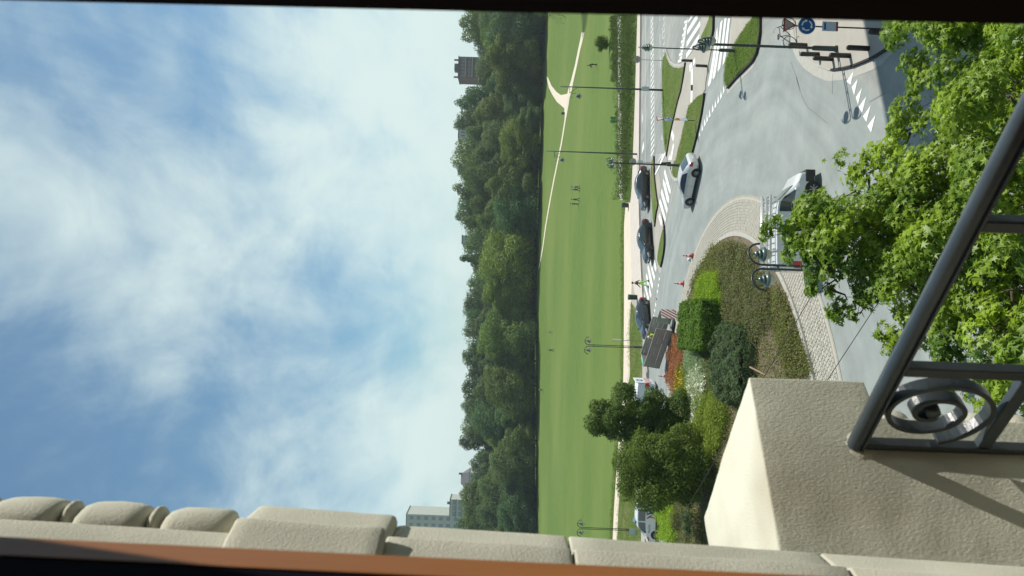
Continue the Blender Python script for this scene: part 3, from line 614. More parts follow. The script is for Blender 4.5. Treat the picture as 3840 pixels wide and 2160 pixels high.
# ------------------------------------------------------------------ wrought-iron balcony rail
wx, wy = .766, -.643
rail = empty('balcony_rail', (Rr[0], Rr[1], EYE - .62), 0, 'blue-grey wrought iron balcony rail with a scroll panel under its moulded handrail', 'railing')
def rp(s, z, off=0.0): return Vector((wx * s + wy * off, wy * s - wx * off, z + .62))
HS = .54
hp = [(-.0275, -.006), (-.026, .005), (-.0195, .015), (-.008, .0205), (.004, .021), (.014, .017), (.021, .009), (.0235, -.001), (.0235, -.006), (.0195, -.008), (.0195, -.013), (.027, -.015), (.0275, -.022), (.021, -.025), (-.021, -.025), (-.0275, -.018), (-.0225, -.008)]
hp = [(a * HS, b * HS) for a, b in hp]
m = MB(); m.sweep([rp(-.02 + .0247 * k, -.612) for k in range(30)], hp)
hr = m.build('handrail', M_iron, rail, smooth=True); md = hr.modifiers.new('e', 'EDGE_SPLIT'); md.split_angle = math.radians(38)
Rb = Matrix.Rotation(math.atan2(wy, wx), 3, 'Z')
def bar(s, z0, z1, w=.019, d=.021, name='baluster'):
    m = MB(); m.box(rp(s, (z0 + z1) / 2), (w, d, z1 - z0), M=Rb); return m.build(name, M_iron2, rail, bevel=.0025)
bar(.007, -1.5, -.6275, .013)
for s in (.196, .478, .66): bar(s, -1.5, -.6275)
def flat(s0, s1, z, h=.024, w=.016, name='lower_rail'):
    m = MB(); m.box(rp((s0 + s1) / 2, z), (s1 - s0, w, h), M=Rb); return m.build(name, M_iron, rail, bevel=.002)
for a, b in ((.0145, .184), (.2085, .4665), (.4905, .6485)): flat(a, b, -.832)
def scroll(cs, cz, rs, rz, turns, a0, sg=1, name='scroll', th=.0042, dp=.0125, r_end=.17):
    pts = []; n = int(46 * turns)
    for k in range(n + 1):
        t = k / n; a = a0 + sg * t * turns * 2 * math.pi; r = 1 - (1 - r_end) * t ** .92
        pts.append(rp(cs + rs * r * math.cos(a), cz + rz * r * math.sin(a)))
    nrm = Vector((wy, -wx, 0)); m = MB(); m.sweep(pts, [(-th, -dp), (th, -dp), (th, dp), (-th, dp)], up=nrm); return m.build(name, M_iron2, rail, bevel=.001)
scroll(.102, -.708, .080, .108, 2.05, math.radians(200), 1, dp=.012, r_end=.15)
m = MB(); m.lathe([(0, -.013), (.011, -.013), (.013, 0), (.011, .013), (0, .013)], 14); sc = m.build('scroll_eye', M_iron, rail, smooth=True); sc.location = rp(.103, -.708); sc.rotation_euler = (math.pi / 2, 0, math.atan2(wy, wx))
scroll(.333, -.96, .100, .095, 2.1, math.radians(-20), -1)
scroll(.565, -.745, .066, .085, 1.6, math.radians(150), 1, r_end=.4)
for a, b in ((.034, .184), (.2085, .4665), (.4905, .6485)): flat(a, b, -1.42)
for s in (.25, .30, .35, .42): 
    bar(s, -1.408, -.8455, .012, .012)
# ================================================================== PLANTING
def leafmat(name, c1, c2, rough=.6, trans=.25, rnd=0, scale=3, spec=.15, contrast=.2, tint=0, coords='Object'):
    return mat(name, c1, rough, col2=c2, scale=scale, trans=trans, rnd=rnd, spec=spec, contrast=contrast, tint=tint, coords=coords)
M_bark = mat('bark', (.10, .075, .05), .9, col2=(.055, .04, .03), scale=5, bump=.6, bscale=14)
LM = [leafmat('far_leaf_a', (.085, .135, .055), (.135, .190, .072), rnd=.2, scale=.35, trans=.28, tint=1), leafmat('far_leaf_b', (.095, .150, .056), (.155, .21, .072), rnd=.2, scale=.35, trans=.28, tint=1)]
def crown_pts(lobes, n, jitter=.12):
    """points on the outside of several lobes; returns centres and outward normals"""
    L = np.array([l[:6] for l in lobes], float); area = (L[:, 3] * L[:, 4] + L[:, 4] * L[:, 5] + L[:, 3] * L[:, 5]); k = rng.choice(len(L), n, p=area / area.sum())
    d = rng.normal(size=(n, 3)); d /= np.linalg.norm(d, axis=1, keepdims=True)
    bump = 1 + .10 * np.sin(d[:, 0] * 7 + k) * np.cos(d[:, 1] * 6 + k * 2) + .08 * np.sin(d[:, 2] * 11 + k)
    rr = (bump - jitter * rng.exponential(1, n) * .8 + rng.normal(0, .035, n))[:, None]
    C = L[k, :3] + d * L[k, 3:6] * rr; N = d / L[k, 3:6]; N /= np.linalg.norm(N, axis=1, keepdims=True)
    return C, N + rng.normal(0, .45, (n, 3)) + np.array([0, 0, .25])
def tree_proto(name, h, w, nlobe, nleaf, size, lm, trunk=.35, shape='round', bark=M_bark):
    """crown reaches height h, width w; returned tree stands on its origin"""
    root = empty(name); lobes = []
    zb = 0.0
    for i in range(nlobe):
        t = (i + .5) / nlobe; z = zb + (h - zb) * (.12 + .76 * t)
        if shape == 'round': env = math.sin(math.pi * min(1, .18 + .80 * t)) ** .6
        elif shape == 'cone': env = 1.02 - .92 * t
        elif shape == 'tall': env = .9 * math.sin(math.pi * (.2 + .72 * t)) ** .5
        else: env = math.cos(t * 1.2)
        a = i * 2.39996; rr = (w / 2) * env * random.uniform(.35, .62); s = w * random.uniform(.19, .30) * (.6 + .5 * env)
        lobes.append((rr * math.cos(a), rr * math.sin(a), min(z, h - s * .9), s, s * random.uniform(.85, 1.1), s * random.uniform(.75, 1.0)))
        for _ in range(3):                                  # sprays breaking the outline
            aa = a + random.uniform(-.7, .7); el = random.uniform(-.5, 1.0); q = s * random.uniform(.40, .62); rd = s * random.uniform(.5, .85)
            lobes.append((rr * math.cos(a) + rd * math.cos(aa) * math.cos(el), rr * math.sin(a) + rd * math.sin(aa) * math.cos(el), min(z + rd * math.sin(el), h), q, q, q * random.uniform(.6, 1.0)))
    lobes.append((0, 0, h * .5, w * .26, w * .26, h * .38))
    C, N = crown_pts(lobes, nleaf); ok = C[:, 2] > .3; C, N = C[ok], N[ok]
    cr = leaves('crown', C, N, rng.uniform(.6, 1.25, len(C)) * size, lm, root)
    m = MB(); m.tube([(0, 0, -.3), (.1, 0, h * .2), (-.1, .1, h * .45), (0, 0, h * .75)], [trunk, trunk * .75, trunk * .5, trunk * .15], 8)
    for i in range(0, min(nlobe, 9) * 4, 4):
        l = lobes[i]; z0 = max(h * .15, l[2] * .55); m.tube([(0, 0, z0), (l[0] * .5, l[1] * .5, (z0 + l[2]) / 2), l[:3]], [trunk * .35, trunk * .22, trunk * .08], 5)
    m.build('trunk', bark, root, smooth=True)
    return root
protos_t = [tree_proto('woodland_tree', 20, 15, 16, 22000, .55, LM[0]), tree_proto('woodland_tree', 20, 13, 13, 20000, .52, LM[1]),
            tree_proto('woodland_tree', 20, 17, 19, 24000, .58, LM[0]), tree_proto('woodland_tree', 20, 11, 12, 18000, .52, LM[1], shape='tall'),
            tree_proto('woodland_tree', 20, 14, 11, 20000, .52, LM[0], shape='round')]
conifer = tree_proto('conifer_tree', 20, 6, 20, 7000, .5, LM[0], shape='cone')
SK = [(-80, 1148), (40, 1150), (100, 1155), (128, 1185), (200, 1188), (215, 1160), (240, 1132), (300, 1128), (330, 1162), (365, 1150), (385, 1132), (425, 1138), (460, 1122), (500, 1128), (545, 1146), (590, 1165), (660, 1178), (700, 1168), (760, 1158), (800, 1152), (850, 1158), (900, 1152), (950, 1162), (1000, 1153), (1060, 1158), (1100, 1150), (1140, 1172), (1180, 1176), (1240, 1150), (1330, 1142), (1500, 1150)]
def skyl(y):
    for (a, b), (c, d) in zip(SK, SK[1:]):
        if a <= y <= c: return b + (d - b) * (y - a) / (c - a)
    return 1155
hues = [((1, 1, 1), 'dark green'), ((1.25, 1.2, .9), 'mid green'), ((.8, .85, .95), 'blackish green'), ((1.5, 1.4, .85), 'light green'), ((1.25, 1.05, .95), 'olive green'), ((.85, 1.0, 1.12), 'bluish green')]
used = set(); seq = {0: 0, 1: 0, 2: 0}; tcount = 0
rowname = {0: 'in the front row on the lawn edge', 1: 'in the middle rows of the wood', 2: 'forming the skyline of the wood'}
special = {(0, 300): ((1.9, 1.85, .8), 'bright green rounded tree standing at the lawn edge beside the tall dark conifers'), }
def put_tree(row, yd, D, top, wid, hue, label=None, proto=None, col=None):
    global tcount
    r, d = rayxy(top * 1.4907, yd * 1.4907); z0 = terr(D, r * D) - .1; h = EYE - d * D - z0; X = r * D
    src = proto or protos_t[tcount % len(protos_t)]
    k = src.get('used', 0); o = src if not k else copy_tree(src); src['used'] = 1
    if 'used' in o.keys() and o is not src: del o['used']
    o.location = (X, D, z0); o.rotation_euler = (0, 0, random.uniform(0, 6.28)); sx = wid / (6 if src is conifer else 11.5); o.scale = (sx, sx, h / 20)
    for ch in o.children:
        if ch.name.startswith('crown'): v = random.uniform(.88, 1.12); c = col or hues[hue][0]; ch.color = (c[0] * v, c[1] * v, c[2] * v, 1)
    seq[row] += 1; tcount += 1
    tag(o, label, 'tree', 'trees of the wood beyond the lawn'); return o
ordn = ['first', 'second', 'third', 'fourth', 'fifth', 'sixth', 'seventh', 'eighth', 'ninth', 'tenth', 'eleventh', 'twelfth', 'thirteenth', 'fourteenth', 'fifteenth', 'sixteenth', 'seventeenth', 'eighteenth', 'nineteenth', 'twentieth']
def ordw(n):
    if n < 20: return ordn[n]
    return 'twenty-' + ordn[n - 20] if n < 29 else 'thirty-' + ordn[n - 30] if n >= 30 else 'thirtieth'
FR = [(-40, 1290, 13, 2), (30, 1262, 12, 1), (78, 1225, 13, 5), (140, 1215, 17, 4), (205, 1235, 13, 4), (252, 1262, 10, 2), (300, 1300, 9, 2), (362, 1255, 13, 3), (420, 1275, 11, 2), (470, 1215, 13, 1), (525, 1235, 13, 5), (585, 1262, 12, 5), (660, 1205, 16, 3), (725, 1210, 16, 3), (785, 1235, 13, 1), (850, 1195, 15, 1), (905, 1240, 12, 2), (965, 1215, 13, 1), (1035, 1240, 13, 5), (1105, 1260, 11, 1), (1165, 1225, 13, 0), (1225, 1262, 12, 5), (1290, 1250, 13, 5), (1360, 1240, 14, 0)]
for i, (y, t, w, hu) in enumerate(FR):
    put_tree(0, y, 257 + random.uniform(-4, 5), t, w, hu, '%s tree on the lawn edge, %s of the front row from the dark frame' % (hues[hu][1], ordw(i)))
for i in range(24):
    y = -30 + i * 60 + random.uniform(-10, 10); hu = random.choice([0, 1, 2, 0, 5, 4]); t = skyl(y) + random.uniform(28, 62)
    put_tree(1, y, 276 + random.uniform(-6, 6), t, random.uniform(12, 16), hu, '%s tree deeper in the wood, %s of the middle row from the dark frame' % (hues[hu][1], ordw(i)))
for i in range(32):
    y = -20 + i * 45 + random.uniform(-8, 8); hu = random.choice([0, 0, 2, 5, 1, 2]); t = skyl(y) + random.uniform(-3, 12)
    if 132 < y < 205: t = 1196
    put_tree(2, y, 300 + random.uniform(-7, 10), t, random.uniform(11, 15), hu, '%s treetop on the skyline, %s of the back row from the dark frame' % (hues[hu][1], ordw(i)))
put_tree(2, 648, 297, 1138, 7, 5, 'tall dark pointed conifer rising above the skyline, the larger of a pair', conifer, (.7, .85, 1.0))
put_tree(2, 619, 297, 1149, 6, 5, 'smaller dark pointed conifer beside the taller one on the skyline', conifer, (.7, .85, 1.0))
# undergrowth closing the foot of the wood
M_under = leafmat('undergrowth', (.030, .05, .018), (.05, .08, .025), scale=1, trans=.1)
n = 26000; X = rng.uniform(-150, 150, n); Y = 268 + rng.exponential(5, n); Z = np.array([terr(b_, a_) for a_, b_ in zip(X, Y)]) + rng.uniform(0, 1, n) ** 1.3 * (5.5 + 2 * np.sin(X / 9))
tag(leaves('undergrowth', np.stack([X, Y, Z], 1), rng.normal(size=(n, 3)) + np.array([0, -.6, .5]), .9, M_under), 'dark undergrowth closing the foot of the wood behind the lawn', 'undergrowth', kind='stuff')

# ---- hedge strip behind the far pavement
def scatter(name, poly, n, h, size, m, zf, label, cat, tmpl=QUAD, hpow=.8, up=.7, stuff=True, soft=.0):
    q = sample_poly(poly, n); z = np.array([zf(a, b) for a, b in q]); hh = rng.uniform(0, 1, n) ** hpow
    from mathutils import noise
    mod = np.array([.55 + .75 * (noise.noise(Vector((a * .9, b * .9, 3.3))) + .5) for a, b in q])
    q = q + rng.normal(0, soft, q.shape); C = np.stack([q[:, 0], q[:, 1], z + hh * h * mod], 1); N = rng.normal(size=(n, 3)) * .7 + np.array([0, 0, up])
    o = leaves(name, C, N, rng.uniform(.6, 1.3, n) * size, m, tmpl=tmpl); return tag(o, label, cat, kind='stuff' if stuff else None)
M_hedge = leafmat('rough_hedge', (.045, .075, .022), (.10, .15, .035), scale=.8)
scatter('rough_growth', P('o', [(2388, 55), (2384, 200), (2380, 340), (2372, 560), (2368, 690), (2358, 745), (2340, 752), (2340, 600), (2338, 300), (2336, 55)], .1), 30000, 1.25, .16, M_hedge, lambda a, b: .1, 'dark rough shrubs growing in a strip behind the far pavement', 'shrubs')
scatter('tall_weeds', P('o', [(2317, 60), (2318, 300), (2310, 310), (2306, 60)], .1), 6000, .8, .18, M_hedge, lambda a, b: terr(b), 'green weeds along the far side of the pale cobble strip', 'weeds')
M_verge = leafmat('verge_weeds', (.13, .19, .035), (.20, .22, .07), scale=1.2)
scatter('verge_weeds', vg, 26000, .35, .09, M_verge, lambda a, b: .12, 'yellowish long grass and weeds on the verge beside the sandy path', 'grass')
scatter('lawn_edge_weeds', [(a[0], a[1] + .2) for a in ptb] + [(a[0], a[1] + 1.6) for a in ptb[::-1]], 9000, .3, .12, M_verge, lambda a, b: .1, 'straggly weeds along the edge between lawn and sandy path', 'grass')
for isl, n, lab in ((islA, 9000, 'tufts of grass on the long traffic island by the cycle crossing'), (islD, 9000, 'tufts of grass on the island beside the silver car'), (islG, 16000, 'rough grass on the wedge-shaped island beside the long white stripes')):
    scatter('island_grass', isl, n, .12, .055, mat('island_grass', (.10, .19, .025), .8, col2=(.19, .27, .05), scale=1.6, trans=.25), lambda a, b: .12, lab, 'grass', up=.9)

# ---- round shrub, clipped block hedge and the plant groups of the island
def bed(name, pts, n, h, size, m, label, cat, up=.7, t='q', hp=.8, tmpl=QUAD): return scatter(name, P(t, pts, .5), n, h, size, m, bedz, label, cat, up=up, hpow=hp, tmpl=tmpl, soft=.22)
M_heath = leafmat('heath_brown', (.18, .155, .10), (.155, .195, .065), scale=2.2, contrast=.15)
M_cover = leafmat('cover_green', (.16, .21, .055), (.20, .17, .085), scale=2.5, contrast=.15)
M_yel = leafmat('yellow_green', (.30, .40, .03), (.20, .33, .04), scale=2)
M_red = leafmat('copper_leaf', (.40, .16, .085), (.30, .15, .09), scale=3)
M_sil = leafmat('silver_leaf', (.30, .38, .25), (.22, .31, .18), scale=3)
M_flow = mat('white_petals', (.80, .78, .70), .6, trans=.2)
M_gold = leafmat('golden_green', (.24, .27, .025), (.20, .24, .035), scale=3)
M_orf = mat('golden_petals', (.85, .42, .02), .6, trans=.2)
M_dkg = leafmat('blue_green_leaf', (.075, .12, .055), (.11, .16, .075), scale=3)
M_lime = leafmat('lime_leaf', (.17, .25, .035), (.25, .29, .05), scale=3)
bedpoly = [(RC[0] + (R_IN - .5) * math.cos(a), RC[1] + (R_IN - .5) * math.sin(a)) for a in np.linspace(0, 2 * math.pi, 48, endpoint=False)]
scatter('ground_cover', bedpoly, 110000, .26, .115, M_cover, bedz, 'low mixed green and brown ground cover over the roundabout bed', 'ground cover')
bed('heather', [(600, 30), (700, 60), (760, 180), (860, 330), (900, 520), (820, 640), (760, 760), (600, 560), (585, 420), (560, 230), (540, 120)], 42000, .42, .10, M_heath, 'greyish brown heather-like plants massed in the middle of the roundabout bed', 'heather')
bed('weed_patch', [(900, 330), (960, 400), (1010, 560), (1080, 760), (1130, 900), (1000, 910), (950, 700), (900, 560)], 12000, .32, .10, M_cover, 'bright weeds scattered over bare soil near the concrete kerb', 'weeds')
bed('weed_patch', [(460, 60), (600, 20), (640, 90), (560, 140), (430, 230), (380, 250), (350, 330), (330, 300)], 9000, .3, .10, M_cover, 'green ground weeds at the rounded end of the bed nearest the silver car', 'weeds')
bed('golden_shrubs', [(440, 245), (545, 235), (590, 440), (565, 470), (395, 430), (390, 400)], 26000, .62, .085, M_yel, 'bright yellow-green shrub group in front of the clipped block hedge', 'shrubs')
bed('copper_shrubs', [(250, 650), (330, 730), (345, 800), (320, 870), (290, 985), (215, 990), (215, 860), (235, 760)], 22000, .75, .10, M_red, 'copper red shrubs beside the clipped block hedge and the trailer', 'shrubs')
bed('silver_shrubs', [(350, 745), (440, 745), (475, 850), (510, 960), (500, 1040), (450, 1160), (440, 1290), (400, 1290), (375, 1100), (380, 950), (345, 830)], 26000, .7, .09, M_sil, 'silvery leaved shrubs in a long drift past the dark hedge', 'shrubs')
bed('white_flowers', [(380, 900), (450, 860), (520, 980), (500, 1060), (450, 1180), (440, 1300), (400, 1300), (375, 1100)], 2600, .62, .17, M_flow, 'white flowers blooming over the silvery shrub drift', 'flowers', hp=.2)
bed('golden_bush', [(300, 860), (345, 860), (385, 960), (380, 1060), (330, 1060), (285, 1000)], 16000, .7, .095, M_gold, 'yellow-green bushes between copper shrubs and silver drift', 'shrubs')
bed('golden_flowers', [(300, 880), (345, 870), (370, 960), (350, 1020), (300, 1000)], 260, .75, .12, M_orf, 'small orange-yellow blooms on the yellow-green bushes', 'flowers', hp=.1)
bed('green_shrubs', [(450, 1060), (560, 1060), (645, 1160), (610, 1320), (560, 1449), (470, 1449), (440, 1300), (460, 1180)], 30000, .8, .10, M_lime, 'loose lime green shrubs between the white flowers and the stucco pier', 'shrubs')
bed('green_shrubs', [(490, 830), (560, 760), (600, 1000), (560, 1080), (500, 1020)], 12000, .4, .10, M_cover, 'low soft green growth under the flank of the dark long hedge', 'shrubs')
bed('yellow_grass', [(505, 925), (590, 925), (640, 1000), (660, 1230), (500, 1190)], 30000, .95, .10, M_yel, 'tall yellow-green grassy plants beside the white police van', 'grass plants', t='w5')
bed('brown_plants', [(600, 960), (690, 1000), (800, 1060), (820, 1250), (640, 1240)], 24000, .6, .11, M_heath, 'brownish faded plants behind the two small clipped bushes', 'shrubs', t='w5')
# clipped block hedge
def block(name, cx, cy, w, d, h, rz, m, n, size, label, cat, z0=None, round_=.0):
    root = empty(name, (cx, cy, bedz(cx, cy) - .05 if z0 is None else z0), rz, label, cat)
    F = rng.choice(5, n, p=np.array([w * d, w * h, w * h, d * h, d * h]) / (w * d + 2 * w * h + 2 * d * h)); a, b = rng.uniform(-.5, .5, n), rng.uniform(-.5, .5, n)
    C = np.zeros((n, 3)); N = np.zeros((n, 3))
    for f in range(5):
        k = F == f
        if f == 0: C[k] = np.stack([a[k] * w, b[k] * d, np.full(k.sum(), h)], 1); N[k] = (0, 0, 1)
        elif f < 3: sg = (-1, 1)[f - 1]; C[k] = np.stack([a[k] * w, np.full(k.sum(), sg * d / 2), (b[k] + .5) * h], 1); N[k] = (0, sg, 0)
        else: sg = (-1, 1)[f - 3]; C[k] = np.stack([np.full(k.sum(), sg * w / 2), a[k] * d, (b[k] + .5) * h], 1); N[k] = (sg, 0, 0)
    if round_:
        q = np.sqrt((C[:, 0] / (w / 2)) ** 2 + (C[:, 1] / (d / 2)) ** 2); top = C[:, 2] > h * .5; C[:, 2] -= np.where(top, round_ * h * np.clip(q - .45, 0, 1) ** 1.5, 0); C[:, :2] *= (1 - .22 * np.clip(np.abs(C[:, 0:1] / (w / 2)) * np.abs(C[:, 1:2] / (d / 2)), 0, 1))
    from mathutils import noise
    nz = np.array([noise.noise(Vector(c * 1.5)) + .5 * noise.noise(Vector(c * 4)) for c in C])[:, None]
    C = C + N * (rng.normal(0, .05, (n, 1)) + nz * (.42 if round_ else .22)); 
    leaves('foliage', C, N + rng.normal(0, .55, (n, 3)) + np.array([0, 0, .2]), rng.uniform(.6, 1.3, n) * size, m, root)
    core = MB(); core.box((0, 0, h * .40), (w * (.62 if round_ else .84), d * (.62 if round_ else .84), h * (.55 if round_ else .80))); core.build('inner_core', mat('hedge_core', (.012, .018, .008), .95), root, bevel=.2)  # near-black box filling the inside of the foliage
    return root
hb = [G('q', *p, 1.9) for p in ((270, 470), (330, 735), (405, 745), (405, 430))]
M_hd = leafmat('block_hedge_leaf', (.075, .145, .022), (.14, .235, .032), scale=2)
h0 = G('q', 585, 470, .6); h1 = G('q', 560, 740, .6)
bx = (h0[0] + h1[0]) / 2; bw = math.hypot(h0[0] - h1[0], h0[1] - h1[1])
block('clipped_hedge', -2.05, 49.6, 3.1, 6.2, 1.55, .06, M_hd, 26000, .13, 'clipped block-shaped bright green hedge in the middle of the roundabout bed', 'hedge')
block('rounded_hedge', -3.95, 43.5, 4.7, 6.6, .95, .1, M_dkg, 26000, .11, 'long rounded dark green hedge beside the block hedge, its near side in shade', 'hedge', round_=.45)
c = G('w5', 676, 1080, .5); block('clipped_bush', c[0], c[1], 1.1, .9, 1.1, 0, M_cover, 3500, .09, 'small pale clipped bush nearer the yellow grassy plants', 'bush', round_=.3)
c = G('w5', 775, 1105, .5); block('clipped_bush', c[0], c[1], 1.4, 1.1, 1.1, .2, M_dkg, 4500, .09, 'small clipped bush nearest the edge of the stucco pier', 'bush', round_=.3)
# two leafy small trees on the island
def small_tree(name, c, h, w, nl, n, size, m, label, shape='tall', zb=None):
    o = tree_proto(name, h, w, nl, n, size, m, .14, shape); o.location = (c[0], c[1], (bedz(*c) if zb is None else zb)); o.rotation_euler = (0, 0, random.random() * 6); return tag(o, label, 'tree')
M_t1 = leafmat('small_tree_leaf', (.060, .105, .024), (.11, .165, .035), scale=1.5, trans=.3)
M_t2 = leafmat('small_tree_leaf_b', (.075, .125, .022), (.14, .19, .035), scale=1.5, trans=.3)
def upX(yd, D, xd): r, d = rayxy(xd * 1.4907, yd * 1.4907); return r * D
small_tree('small_tree', (upX(1052, 52.5, 1600), 52.5), 8.2, 4.3, 13, 42000, .15, M_t1, 'tall dark green tree on the island in front of the white truck', 'round')
small_tree('small_tree', (upX(1183, 48.3, 1650), 48.3), 6.4, 5.5, 18, 52000, .15, M_t2, 'broader green tree on the island partly hiding the white police van', 'round')
small_tree('shrub_tree', GT('n6', 925, 45)[:2], 2.6, 2.8, 6, 3000, .2, M_t2, 'small leafy shrub by the cobble strip at the lawn corner', 'round', .0)
wt = tree_proto('willow_tree', 20, 15, 16, 9000, .35, M_t2, .3, 'round'); cc = GT('r5', 1210, 250); wt.location = (GT('r5', 1250, 10)[0] + 3, GT('r5', 1250, 10)[1] - 6, 2); wt.scale = (.9, .9, .75); tag(wt, 'drooping fine-leaved tree hanging over the lawn path at the dark frame edge', 'tree')

# ---- the big street tree right below the window
M_maple = mat('star_leaf', (.075, .150, .014), .46, col2=(.27, .38, .028), scale=1.3, trans=.28, spec=.35, contrast=.15, detail=3)
maple = empty('street_tree', (4.6, 8.6, 0), 0, 'large tree with star-shaped bright green leaves right below the window', 'tree')
BL = [(2330, 110, 75, 9.5), (2470, 110, 110, 8.6), (2335, 200, 70, 9.8), (2490, 240, 110, 8.2), (2300, 290, 55, 10), (2255, 330, 45, 10.4), (2385, 330, 95, 9.2), (2490, 400, 110, 8.2), (2215, 385, 60, 10.3), (2290, 420, 95, 9.8), (2150, 440, 60, 10.8), (2215, 500, 80, 10), (2420, 520, 105, 8.7), (2135, 520, 50, 10.6), (2320, 540, 90, 9.4), (2110, 575, 70, 10.2), (2020, 560, 60, 10.2), (1962, 583, 42, 10.4), (1932, 590, 24, 10.4), (1995, 625, 50, 10.2), (2000, 535, 38, 10.4), (2060, 520, 50, 10.4), (2100, 640, 60, 10), (2050, 610, 60, 10), (2170, 610, 95, 9.8), (2290, 640, 100, 9.3), (2060, 680, 50, 10), (2150, 690, 80, 9.8), (2045, 725, 34, 10.1), (2110, 755, 42, 10), (2240, 715, 75, 9.4), (2175, 740, 48, 9.8), (2100, 795, 16, 10), (2140, 790, 22, 9.9), (2455, 640, 90, 8.6), (2500, 730, 75, 8.2), (2400, 745, 65, 8.8), (2330, 760, 60, 9.2), (2480, 830, 90, 8.2), (2390, 850, 65, 8.8), (2270, 810, 45, 9.4), (2220, 855, 38, 9.6), (2320, 860, 40, 9.3), (2440, 900, 80, 8.6), (2530, 930, 70, 8.2), (2380, 930, 55, 9), (2250, 895, 25, 9.5), (2550, 560, 90, 7.9), (2560, 330, 90, 7.8), (2560, 130, 90, 7.8), (2420, 20, 100, 9), (2300, 30, 70, 9.8), (2560, 1010, 70, 8.2), (2480, 1010, 60, 8.6), (2570, 1120, 70, 8.3), (2600, 700, 90, 7.8), (2640, 880, 100, 7.8), (2440, 1080, 40, 8.7)]
Cs, Ns = [], []; blobs = []
for a, b, r, D in BL:
    p = AT('d', a, b, D); R = r / 1860 * D; blobs.append((p, R))
    for j in range(5):           # sub-clusters: leafy sprays
        q = p + Vector(rng.normal(0, 1, 3)) * R * .45; rr = R * random.uniform(.45, .68); k = max(12, int(235 * (rr / .35) ** 2))
        d = rng.normal(size=(k, 3)); d /= np.linalg.norm(d, axis=1, keepdims=True); d[:, 2] = np.abs(d[:, 2]) * .9 - .18
        Cs.append(np.array(q) + d * rr * rng.uniform(.62, 1.06, (k, 1))); Ns.append(d * .55 + np.array([.12, .05, .75]) + rng.normal(0, .42, (k, 3)))
for (p, R) in blobs:                                          # lower, inner foliage that closes the view to the ground
    if p.y > 10.2 or R < .2: continue
    k = int(700 * R * R / .16); c = np.array(p) + rng.normal(0, 1, (k, 3)) * R * np.array([.75, .75, .55]) - np.array([-.25, -.15, .95]); Cs.append(c); Ns.append(rng.normal(0, .5, (k, 3)) + np.array([0, 0, .8]))
C = np.concatenate(Cs) - np.array([4.6, 8.6, 0]); N = np.concatenate(Ns)
N /= np.linalg.norm(N, axis=1, keepdims=True)
# biggest-looking leaves as single leaves: nearest ones to the eye, on the outside
Wd = C + np.array([4.6, 8.6, 0]); rt = Wd[:, 0] / Wd[:, 1]; dr = (EYE - Wd[:, 2]) / Wd[:, 1]
infr = (rt < .35) & (rt > -.2) & (dr < .68); dist = np.linalg.norm(Wd - np.array([0, 0, EYE]), axis=1) + np.where(infr, 0, 100)
idx = np.argsort(dist)[:300]; rest = np.setdiff1d(np.arange(len(C)), idx)
sizes = rng.uniform(.075, .145, len(C))
tag(leaves('foliage', C[rest], N[rest], sizes[rest], M_maple, maple, tmpl=STAR), kind='stuff')
lm_ = MB(); lm_.v = [tuple(p) for p in STAR[0]]; lm_.f = list(STAR[1]); l0 = lm_.build('leaf', M_maple, maple)
for k, i in enumerate(idx):
    o = l0 if k == 0 else l0.copy()
    if k: COL.objects.link(o); o.parent = maple
    q = Vector(N[i]).to_track_quat('Z', 'Y'); o.rotation_mode = 'QUATERNION'
    from mathutils import Quaternion
    o.rotation_quaternion = q @ Quaternion((0, 0, 1), random.uniform(0, 6.28)); o.location = C[i]; o.scale = (sizes[i],) * 3
m = MB(); m.tube([(0, 0, -.1), (.05, 0, 3), (0, .0, 6), (-.1, .1, 7.6), (-.3, .2, 9.0)], [.24, .2, .16, .1, .04], 10); m.build('trunk', M_bark, maple, smooth=True)
for i_, (p, R) in enumerate(blobs):
    near_ = [(q_ - p).length + .0 for q_, _ in blobs]; cand = [j for j in range(len(blobs)) if blobs[j][0].x > p.x + .12 and j != i_]
    q = p - Vector((4.6, 8.6, 0)) - Vector((0, 0, .12))
    if cand and p.x < 2.4: s = blobs[min(cand, key=lambda j: near_[j])][0] - Vector((4.6, 8.6, 0)) - Vector((0, 0, .2))
    else: s = Vector((0, .05, min(8.5, max(3.5, q.z - 2.8))))
    mid = (s + q) / 2 + Vector((0, 0, -.10)); m = MB(); m.tube([s, mid, q], [.020, .013, .006], 5)
    for j in range(3): e = q + Vector(rng.normal(0, 1, 3)) * R * .55; m.tube([mid.lerp(q, .4 + .2 * j), e], [.006, .003], 4, False)
    m.build('branch', M_bark, maple, smooth=True)
# ================================================================== VEHICLES
M_tyre = mat('tyre', (.02, .02, .021), .85); M_rim = mat('alloy', (.35, .36, .37), .35, metal=.8); M_rimd = mat('dark_rim', (.08, .085, .09), .4, metal=.6)
M_glass = mat('car_glass', (.02, .03, .032), .08, spec=.9, coat=.5); M_scr = mat('windscreen_glass', (.06, .085, .085), .07, spec=1, coat=.6)
M_black = mat('black_plastic', (.018, .018, .019), .6); M_redl = mat('red_lamp', (.45, .015, .02), .25, coat=.5); M_lampg = mat('headlamp_glass', (.55, .58, .6), .12, coat=.6)
M_plate = mat('plate_white', (.7, .7, .66), .5); M_chrome = mat('bright_trim', (.55, .55, .55), .2, metal=1)
def ring_pt(st, t):
    zl, zs, zt, hw, tw = st[1:]
    pts = [(0, zl), (hw * .86, zl), (hw * .975, zl + .10), (hw, zl + (zs - zl) * .55), (hw * .972, zs), ((hw * .93 + tw) / 2 + .012, (zs + zt) / 2 + .01), (tw, zt - .055 * min(1, (zt - zs) / .3)), (tw * .72, zt - .012), (0, zt)]
    i = min(int(t), 7); f = t - i; a, b = pts[i], pts[i + 1]; return (a[0] + (b[0] - a[0]) * f, a[1] + (b[1] - a[1]) * f)
